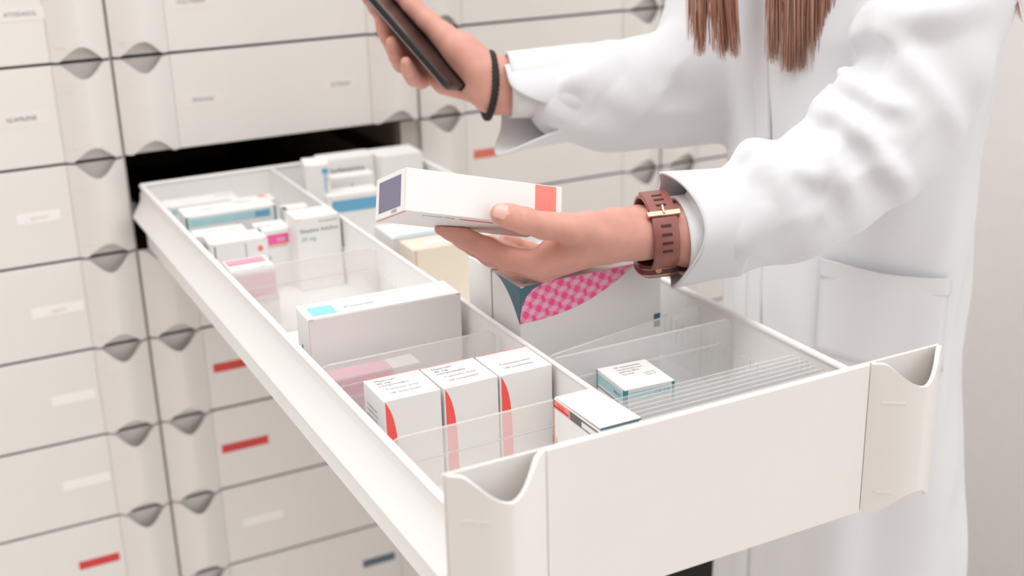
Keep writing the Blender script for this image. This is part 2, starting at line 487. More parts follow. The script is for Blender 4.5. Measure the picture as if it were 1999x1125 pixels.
for i in range(13):
    divider(RX0, RX1, -0.850 - i * 0.0066, 'clear spare plastic divider packed edge to edge behind the drawer front', MILKY, ztop=-0.0395, ridge=False, bright=False, group='spare clear dividers behind the drawer front')

# ------------------------------------------------------------------ medicine boxes
def carton(name, dims, label, loc, rotz=0.0, base=None, deco=None, lid=True, cat='box', group=None):
    w, d, h = dims; base = base or CARD
    mb = MB()
    mb.rbox(-w / 2, w / 2, -d / 2, d / 2, 0, h - (0.0005 if lid else 0), 0.0005, base)
    root = mb
    if deco: deco(mb, dims)
    o = mb.build(name, None, smooth=0, loc=loc, rotz=rotz)
    tag(o, label, cat, group)
    if lid:
        l = MB()
        l.rbox(-w / 2 + 0.0004, w / 2 - 0.0004, -d / 2 + 0.0003, d / 2 - 0.0003, h - 0.0004, h, 0.0002, base)
        # two tuck notches at the front corners
        for xs in (-w / 2 + 0.0004, w / 2 - 0.0044):
            l.box(xs, xs + 0.004, -d / 2 - 0.0004, -d / 2 + 0.0004, h - 0.0012, h - 0.0001, FLAPEDGE)
        l.build('tuck_flap', o, smooth=0)
    return o
FLAPEDGE = mat('carton_cut_edge', (226, 214, 202), 0.6)

def lines(mb, face, dims, x, y, rows, m, size=0.0035, gap=1.35, rot=0):
    for i, s in enumerate(rows):
        dx, dy = (0, -i * size * gap)
        if rot:
            dx, dy = (dy * -math.sin(rot), dy * math.cos(rot))
        write(mb, face, dims, s, x + dx, y + dy, size, m, rot=rot)

def deco_red(full):
    def f(mb, dm):
        w, d, h = dm
        # red sail shape along the left edge of the front face
        ds = [h * 0.985 * (k / 24) ** 1.6 for k in range(25)]          # depth below the top edge
        pts = [(0.0010, h * 0.985)] + [(0.0010, h * 0.985 - ds[-1])] + [(0.0010 + 0.0088 * (1 - math.exp(-v / 0.0135)), h * 0.985 - v) for v in ds[::-1]][:-1]
        decal(mb, 'front', dm, pts, RED)
        rect(mb, 'back', dm, 0.0, h - 0.004, w, h - 0.0005, RED); rect(mb, 'top', dm, 0.002, d - 0.0012, w - 0.001, d - 0.0004, SALMON)
        rows = ['Mastrean\u00b0', '40 mg', 'comprimidos'] if full else []
        if full: lines(mb, 'top', dm, 0.006, d - 0.009, rows, INK, 0.0046, 1.05)
        lines(mb, 'top', dm, 0.009, d - 0.026, ['Tratamento breve', '100 comprimidos'], INK, 0.0036, 2.1)
        lines(mb, 'left', dm, 0.006, h - 0.016, ['composicion por', 'comprimido, lea el', 'prospecto antes', 'de utilizar este', 'medicamento'], INK, 0.0032)
    return f
def carton_lid_text(top_fn): pass
ZTOP3 = -0.0325
h3 = ZTOP3 - TF - 0.0004
G3 = 'row of three red-edged medicine boxes'
for i, (xc, lab, full) in enumerate(((0.0562, 'white medicine box with red sail shape, nearest the rim in the row of three', True),
                                 (0.1035, 'white medicine box with red sail shape, middle one of the row of three', True),
                                 (0.1505, 'white medicine box with red sail shape, beside the centre wall in the row of three', False))):
    carton('medicine_box', (0.0455, 0.0435, h3), lab, (xc, -0.759 - i * 0.0008, TF + 0.0002), (-0.01, 0.012, 0.0)[i], deco=deco_red(full), lid=False, group=G3)

def deco_bigwhite(mb, dm):
    w, d, h = dm
    rect(mb, 'top', dm, 0.006, 0.006, 0.028, 0.027, LBLUE)
    write(mb, 'top', dm, '30 comprimidos', 0.036, 0.014, 0.0042, INK)
    rect(mb, 'left', dm, 0.012, 0.022, 0.015, 0.06, DTEAL)
    rect(mb, 'front', dm, 0.0, 0.0, 0.0006, h - 0.002, FLAPEDGE)
carton('medicine_box', (0.139, 0.038, 0.0905), 'large plain white medicine box with a pale blue square on its top', (0.1005, -0.6025, TF + 0.0003), -0.035, deco=deco_bigwhite)

def deco_lowpink(mb, dm):
    w, d, h = dm
    rect(mb, 'front', dm, 0.0, h - 0.016, w * 0.72, h - 0.001, PINK)
    rect(mb, 'top', dm, 0.0, 0.0, w * 0.72, d, ROSE)
    rect(mb, 'front', dm, 0.0, 0.0, w * 0.72, h - 0.018, ROSE)
carton('medicine_box', (0.09, 0.022, 0.052), 'low pink-fronted box behind the frosted divider, before the large plain white box', (0.066, -0.655, TF + 0.0003), 0, deco=deco_lowpink, lid=False)

# big pink patterned box
def deco_pattern(mb, dm):
    w, d, h = dm
    n = 28
    bot = [(w * 0.80 * (k / n), h * (0.715 + 0.285 * (k / n) ** 2.5)) for k in range(n + 1)]
    side = [(w * 0.80 * u, v) for u, v in ((0.23, h), (0.17, h * 0.988), (0.11, h * 0.963), (0.06, h * 0.92), (0.025, h * 0.865), (0.006, h * 0.80))]
    decal(mb, 'front', dm, bot + side, PINKPAT, EPS * 2)
    decal(mb, 'front', dm, [(0, h * 0.72), (0, h), (w * 0.80 * 0.23, h)] + side[1:], DTEAL)
    rect(mb, 'front', dm, w - 0.007, h * 0.45, w - 0.0006, h * 0.56, DTEAL, EPS * 2)
    # the left side: petrol curve running into the corner
    cur = [(d * (0.03 + 0.97 * (k / 14)), h * (1.0 - 0.30 * (k / 14) ** 2.2)) for k in range(15)]
    decal(mb, 'left', dm, cur + [(d, h)], DTEAL)
    for k in range(4):
        cx, cy = w * (0.60 + 0.08 * k), d * 0.52
        ring = [(cx + 0.0042 * math.cos(a * math.pi / 8), cy + 0.0036 * math.sin(a * math.pi / 8)) for a in range(16)]
        decal(mb, 'top', dm, ring, GREY)
        ring = [(cx + 0.0030 * math.cos(a * math.pi / 8), cy + 0.0025 * math.sin(a * math.pi / 8)) for a in range(16)]
        decal(mb, 'top', dm, ring, CARD, EPS * 2)
        rect(mb, 'top', dm, cx - 0.002, cy - 0.0006, cx + 0.002, cy + 0.0006, GREY, EPS * 3)
    write(mb, 'top', dm, 'comprimidos recubiertos', w * 0.62, d * 0.20, 0.0034, INK)
    write(mb, 'top', dm, '60', 0.006, 0.005, 0.005, INK)
    write(mb, 'top', dm, 'via oral', w * 0.30, d * 0.12, 0.003, INK)
def pattern_mat():
    m = bpy.data.materials.new('pink_ornament_print'); m.use_nodes = True
    nt = m.node_tree; b = nt.nodes['Principled BSDF']; b.inputs['Roughness'].default_value = 0.5
    tc = nt.nodes.new('ShaderNodeTexCoord')
    mp = nt.nodes.new('ShaderNodeMapping'); mp.inputs['Rotation'].default_value = (math.pi / 2, 0, 0); mp.inputs['Scale'].default_value = (1, 1, 1)
    nt.links.new(tc.outputs['Object'], mp.inputs['Vector'])
    def N(op, a, bb=None, c=None):
        n = nt.nodes.new('ShaderNodeMath'); n.operation = op
        for i, v in enumerate((a, bb, c)):
            if v is None: continue
            if isinstance(v, (int, float)): n.inputs[i].default_value = v
            else: nt.links.new(v, n.inputs[i])
        return n.outputs[0]
    sp = nt.nodes.new('ShaderNodeSeparateXYZ'); nt.links.new(tc.outputs['Object'], sp.inputs[0])
    s = 1 / 0.0135
    x = N('MULTIPLY', N('ADD', sp.outputs['X'], N('MULTIPLY', sp.outputs['Z'], 0.28)), s); z = N('MULTIPLY', N('SUBTRACT', sp.outputs['Z'], N('MULTIPLY', sp.outputs['X'], 0.28)), s)
    def rhombs(ox, oz, rx, rz):
        fx = N('ABSOLUTE', N('SUBTRACT', N('FRACT', N('ADD', x, ox)), 0.5)); fz = N('ABSOLUTE', N('SUBTRACT', N('FRACT', N('ADD', z, oz)), 0.5))
        return N('LESS_THAN', N('ADD', N('DIVIDE', fx, rx), N('DIVIDE', fz, rz)), 1.0)
    base = srgb(255, 148, 192); dark = srgb(255, 92, 156); pale = srgb(255, 190, 216)
    def mix(f, c0, col):
        n = nt.nodes.new('ShaderNodeMix'); n.data_type = 'RGBA'
        nt.links.new(f, n.inputs[0])
        if isinstance(c0, tuple): n.inputs[6].default_value = (*c0, 1)
        else: nt.links.new(c0, n.inputs[6])
        n.inputs[7].default_value = (*col, 1)
        return n.outputs[2]
    c = mix(rhombs(0, 0, 0.17, 0.42), base, dark)
    c = mix(rhombs(0.5, 0.5, 0.30, 0.30), c, dark)
    c = mix(rhombs(0.5, 0.0, 0.40, 0.20), c, pale)
    c = mix(rhombs(0.0, 0.5, 0.26, 0.26), c, pale)
    nt.links.new(c, b.inputs['Base Color'])
    return m
PINKPAT = pattern_mat()
carton('medicine_box', (0.142, 0.050, 0.1155), 'big white medicine box with a hot pink patterned swoosh and petrol corner', (0.2585, -0.676, TF + 0.0003), 0.01, deco=deco_pattern)

def deco_petrol_edge(mb, dm):
    w, d, h = dm
    cur = [(w * (k / 14) * 0.16, h * (1.0 - 0.45 * (k / 14) ** 2.4)) for k in range(15)]
    decal(mb, 'front', dm, cur + [(w * 0.16, h)], DTEAL)
carton('medicine_box', (0.132, 0.046, 0.1155), 'white medicine box standing right behind the big pink-patterned box', (0.2545, -0.6235, TF + 0.0003), 0.0, deco=deco_petrol_edge)

def deco_teal(mb, dm):
    w, d, h = dm
    rect(mb, 'left', dm, 0.001, h - 0.0115, d - 0.004, h - 0.0035, LTEAL); rect(mb, 'left', dm, 0.001, h - 0.0150, d - 0.004, h - 0.0140, TEAL)
    rect(mb, 'left', dm, d - 0.0028, 0, d, h - 0.001, TEAL); rect(mb, 'left', dm, 0, 0, 0.0016, h - 0.001, TEAL)
    rect(mb, 'front', dm, 0, 0, 0.0030, h - 0.001, TEAL); rect(mb, 'front', dm, 0.004, h - 0.0100, w - 0.004, h - 0.0035, LTEAL)
    rect(mb, 'front', dm, w - 0.0026, 0, w, h - 0.001, TEAL)
    write(mb, 'front', dm, 'C.N. 6589', w - 0.018, h - 0.0078, 0.0035, DTEAL)
    write(mb, 'left', dm, '9820 M', d - 0.018, h - 0.009, 0.0035, DTEAL)
    lines(mb, 'top', dm, 0.012, d - 0.008, ['60 comprimidos', 'recubiertos con', 'pelicula EFG', 'via oral'], INK, 0.0036)
    lines(mb, 'top', dm, 0.030, d - 0.026, ['Lote 27', 'Cad 12'], INK, 0.0030)
carton('medicine_box', (0.0450, 0.0480, 0.0565), 'small white medicine box with teal edges standing in the open right compartment', (0.2462, -0.7640 - 0.0245, TF + 0.0003), 0.0 - 0.07, deco=deco_teal, lid=False)

def deco_k(mb, dm):
    w, d, h = dm
    rect(mb, 'left', dm, 0.0, 0.0, 0.0010, h - 0.0005, SALMON)
    rect(mb, 'left', dm, 0.0, h - 0.0075, 0.024, h - 0.0005, SALMON); rect(mb, 'left', dm, 0.024, h - 0.0075, 0.040, h - 0.0005, GREY)
    rect(mb, 'left', dm, 0.0005, h - 0.0060, 0.022, h - 0.0052, RED); rect(mb, 'left', dm, 0.006, h - 0.0048, 0.016, h - 0.0025, RED, EPS * 2)
    rect(mb, 'left', dm, 0.040, h - 0.0075, d, h - 0.0066, DTEAL); rect(mb, 'left', dm, 0.040, h - 0.0022, d, h - 0.0005, GREY)
    rect(mb, 'right', dm, d - 0.028, h - 0.003, d, h - 0.0005, RED)
    write(mb, 'left', dm, '(A', 0.048, h - 0.030, 0.013, DINK)
    lines(mb, 'left', dm, 0.003, h - 0.030, ['Lote 0421', 'Cad 08'], INK, 0.0034, rot=-math.pi / 2)
    lines(mb, 'top', dm, 0.004, d - 0.014, ['comprimidos'], INK, 0.0032, rot=-0.9)
kb = carton('medicine_box', (0.0330, 0.0640, 0.0815), 'white medicine box with a red and grey stripe, near the drawer front', (0.1573, -0.875, TF + 0.0003), 0.0, deco=deco_k, lid=False)
km = MB()
km.box(-0.0165, 0.0165, -0.0325, 0.031, 0.0, 0.0006, CARD)
km.box(-0.0165, 0.0165, -0.0328, -0.0325, -0.001, 0.0006, DTEAL); km.box(0.0164, 0.0168, -0.0325, 0.0, -0.001, 0.0004, DTEAL); km.box(0.0164, 0.0168, 0.002, 0.031, -0.001, 0.0007, RED)
kl = km.build('tuck_flap', kb, smooth=0, loc=(0.0005, 0, 0.0827)); kl.rotation_euler = (math.radians(-1.5), 0, 0)

def deco_pinksmall(mb, dm):
    w, d, h = dm
    rect(mb, 'top', dm, 0.002, d - 0.018, w - 0.004, d - 0.003, ROSE); rect(mb, 'top', dm, 0.002, d - 0.020, w - 0.004, d - 0.018, INK)
    rect(mb, 'front', dm, 0.0, h - 0.029, w - 0.002, h - 0.004, ROSE); rect(mb, 'front', dm, 0.0, h - 0.035, w, h - 0.031, GLUE)
    ring = [(w - 0.010 + 0.0045 * math.cos(a * math.pi / 8), 0.010 + 0.0025 * math.sin(a * math.pi / 8)) for a in range(16)]
    decal(mb, 'top', dm, ring, GLUE)
    rect(mb, 'front', dm, w - 0.034, h - 0.028, w - 0.012, h - 0.024, PINK, EPS * 2)
carton('medicine_box', (0.0455, 0.0465, 0.0620), 'small white medicine box with broad rose bands, by the left rim', (0.0520, -0.3575, TF + 0.0003), -0.03, deco=deco_pinksmall)

def deco_reddot(mb, dm):
    w, d, h = dm
    ring = [(w - 0.009 + 0.0030 * math.cos(a * math.pi / 8), h - 0.012 + 0.0034 * math.sin(a * math.pi / 8)) for a in range(16)]
    decal(mb, 'front', dm, ring, ORANGE)
    rect(mb, 'front', dm, w * 0.60, h - 0.045, w * 0.612, h - 0.004, GREY); rect(mb, 'front', dm, 0.004, h - 0.045, 0.0055, h - 0.003, INK)
    rect(mb, 'left', dm, 0.004, h - 0.04, 0.010, h - 0.006, INK); rect(mb, 'left', dm, 0.016, h - 0.05, 0.022, h - 0.006, INK)
    lines(mb, 'top', dm, 0.006, 0.012, ['Bisoprolol 5 mg  28'], INK, 0.0048)
carton('medicine_box', (0.063, 0.037, 0.0665), 'white medicine box with one small red dot on its front', (0.0628, -0.2665, TF + 0.0003), -0.04, deco=deco_reddot)
def deco_plain(mb, dm):
    w, d, h = dm
    lines(mb, 'top', dm, w * 0.5, d * 0.4, ['Mirtazapina'], INK, 0.0048); rect(mb, 'left', dm, 0.006, h - 0.03, 0.012, h - 0.004, INK)
carton('medicine_box', (0.058, 0.028, 0.066), 'plain white medicine box right behind the one with a small red dot', (0.0540, -0.2305, TF + 0.0003), -0.04, deco=deco_plain)

def deco_pinkband(mb, dm):
    w, d, h = dm
    rect(mb, 'front', dm, 0.0, h - 0.0165, w - 0.004, h - 0.005, PINK); rect(mb, 'front', dm, 0.018, h - 0.014, 0.028, h - 0.009, ROSE, EPS * 2)
    rect(mb, 'front', dm, 0.0, h - 0.020, w - 0.006, h - 0.0165, GLUE); write(mb, 'front', dm, '14', 0.003, h - 0.034, 0.007, DINK)
    rect(mb, 'right', dm, 0.0, h - 0.028, 0.003, h - 0.001, ORANGE); write(mb, 'top', dm, 'cor 40', 0.0, 0.018, 0.007, INK)
    rect(mb, 'front', dm, w - 0.0022, h - 0.027, w, h - 0.001, ORANGE, EPS * 2)
carton('medicine_box', (0.036, 0.040, 0.0665), 'white medicine box with a bright pink band across its front', (0.1035 + 0.006, -0.246, TF + 0.0003), -0.03, deco=deco_pinkband)

def deco_ebast(mb, dm):
    w, d, h = dm
    write(mb, 'front', dm, 'Ebastina Adultos', 0.003, h - 0.0165, 0.0068, INK, maxw=w - 0.006)
    write(mb, 'front', dm, '20 mg', 0.004, h - 0.026, 0.0068, BLUE)
    write(mb, 'front', dm, '20 comprimidos', w * 0.5, h - 0.0065, 0.0034, INK)
carton('medicine_box', (0.050, 0.042, 0.0835), 'white medicine box with a grey printed name and blue dosage, by the centre wall', (0.1492, -0.2765, TF + 0.0003), -0.01, deco=deco_ebast)

def deco_tealstripe(mb, dm):
    w, d, h = dm
    rect(mb, 'front', dm, 0.004, h - 0.0125, w - 0.006, h - 0.003, LTEAL); rect(mb, 'front', dm, w * 0.76, h - 0.0115, w - 0.008, h - 0.0045, BLUE, EPS * 2)
    rect(mb, 'front', dm, 0.0, 0, 0.0022, h - 0.001, TEAL); rect(mb, 'front', dm, w - 0.0022, 0, w, h - 0.001, TEAL); rect(mb, 'right', dm, 0, 0, 0.003, h - 0.001, TEAL)
    rect(mb, 'left', dm, d - 0.003, 0, d, h - 0.001, TEAL)
    write(mb, 'front', dm, 'Pantoprazol Cinfa', 0.006, h - 0.021, 0.0062, DINK)
    ring = [(w * 0.56 + 0.004 * math.cos(a * math.pi / 8), h - 0.018 + 0.0028 * math.sin(a * math.pi / 8)) for a in range(16)]
    decal(mb, 'front', dm, ring, ORANGE)
    write(mb, 'top', dm, 'capsulas', w * 0.18, 0.020, 0.006, INK); write(mb, 'top', dm, 'Inhibidor', w * 0.60, 0.030, 0.006, DINK)
carton('medicine_box', (0.104, 0.043, 0.0765), 'long white medicine box with a pale teal stripe and dark teal edges', (0.0790, -0.1750, TF + 0.0003), -0.02, deco=deco_tealstripe)

def deco_flat(mb, dm):
    w, d, h = dm
    rect(mb, 'front', dm, 0.006, h - 0.010, w * 0.52, h - 0.003, LTEAL); rect(mb, 'front', dm, w * 0.54, h - 0.010, w - 0.006, h - 0.003, GLUE)
    rect(mb, 'left', dm, d - 0.012, h - 0.012, d - 0.002, h - 0.002, ROSE); write(mb, 'top', dm, 'ampollas', w * 0.72, 0.022, 0.006, INK)
carton('medicine_box', (0.088, 0.037, 0.0660), 'long white medicine box with a thin teal and beige stripe, deepest at left', (0.0685, -0.0860, TF + 0.0003), -0.02, deco=deco_flat)

def deco_orcorner(mb, dm):
    w, d, h = dm
    decal(mb, 'top', dm, [(w - 0.016, d - 0.016), (w - 0.006, d - 0.016), (w - 0.009, d - 0.002), (w - 0.017, d - 0.003)], ORANGE)
    write(mb, 'top', dm, 'gel', 0.02, 0.012, 0.006, INK)
carton('medicine_box', (0.050, 0.030, 0.0660), 'white medicine box with an orange corner mark, beside the deepest long box', (0.1250, -0.1200, TF + 0.0003), -0.02, deco=deco_orcorner)
def deco_triangle(mb, dm):
    w, d, h = dm
    decal(mb, 'front', dm, [(0.0, h - 0.026), (w - 0.004, h - 0.024), (0.003, h - 0.004)], ORANGE)
    rect(mb, 'top', dm, 0, 0, 0.004, 0.012, DINK)
carton('medicine_box', (0.030, 0.022, 0.0720), 'slim white medicine box with an orange triangle, beside the teal-striped one', (0.1520, -0.200, TF + 0.0003), -0.05, deco=deco_triangle)

# right compartment, the back boxes
def deco_tall(mb, dm):
    w, d, h = dm
    write(mb, 'front', dm, 'Budesonida', w - 0.0075, h - 0.006, 0.0085, BLUE, rot=-math.pi / 2)
    rect(mb, 'front', dm, w - 0.009, h - 0.011, w - 0.002, h - 0.005, BLUE)
carton('medicine_box', (0.029, 0.044, 0.107), 'tall narrow white medicine box with blue upright lettering, at the back', (0.2005, -0.1400, TF + 0.0003), -0.20, deco=deco_tall)
def deco_textrow(mb, dm):
    w, d, h = dm
    write(mb, 'front', dm, 'Clorfenamina', 0.004, h - 0.018, 0.0095, INK, maxw=w - 0.008)
carton('medicine_box', (0.070, 0.036, 0.0935), 'white medicine box with one line of grey lettering, beside the tall narrow one', (0.2620, -0.0720, TF + 0.0003), -0.05, deco=deco_textrow)
def deco_thinline(mb, dm):
    w, d, h = dm
    rect(mb, 'front', dm, w * 0.55, h - 0.022, w * 0.57, h - 0.010, INK)
carton('medicine_box', (0.070, 0.024, 0.0780), 'plain white medicine box between the lettered box and the blue-banded one', (0.2480, -0.1130, TF + 0.0003), -0.05, deco=deco_thinline)
def deco_blueband(mb, dm):
    w, d, h = dm
    rect(mb, 'front', dm, 0.004, h - 0.021, w - 0.003, h - 0.006, BLUE)
carton('medicine_box', (0.067, 0.036, 0.0705), 'white medicine box with a solid sky blue band along its front', (0.2355, -0.1640, TF + 0.0003), -0.06, deco=deco_blueband)
def deco_none(mb, dm): rect(mb, 'front', dm, 0, 0, 0.0008, dm[2] - 0.001, FLAPEDGE)
carton('medicine_box', (0.060, 0.050, 0.0930), 'plain white medicine box in the back corner by the right tray wall', (0.3270, -0.0840, TF + 0.0003), -0.03, deco=deco_none)
def deco_e2(mb, dm):
    w, d, h = dm
    rect(mb, 'top', dm, 0.004, 0.002, w - 0.006, 0.006, LBLUE)
carton('medicine_box', (0.082, 0.058, 0.0745), 'white medicine box lying behind the cream-coloured one', (0.2400, -0.3650, TF + 0.0003), -0.02, deco=deco_e2)
def deco_cream(mb, dm):
    w, d, h = dm
    rect(mb, 'front', dm, 0.001, 0.0, 0.004, h - 0.002, GLUE); rect(mb, 'top', dm, w * 0.22, d * 0.3, w * 0.55, d * 0.62, CARD)
carton('medicine_box', (0.092, 0.040, 0.0760), 'cream-coloured medicine box in the right compartment, behind the hand', (0.2450, -0.4280, TF + 0.0003), -0.02, base=CREAM, deco=deco_cream)
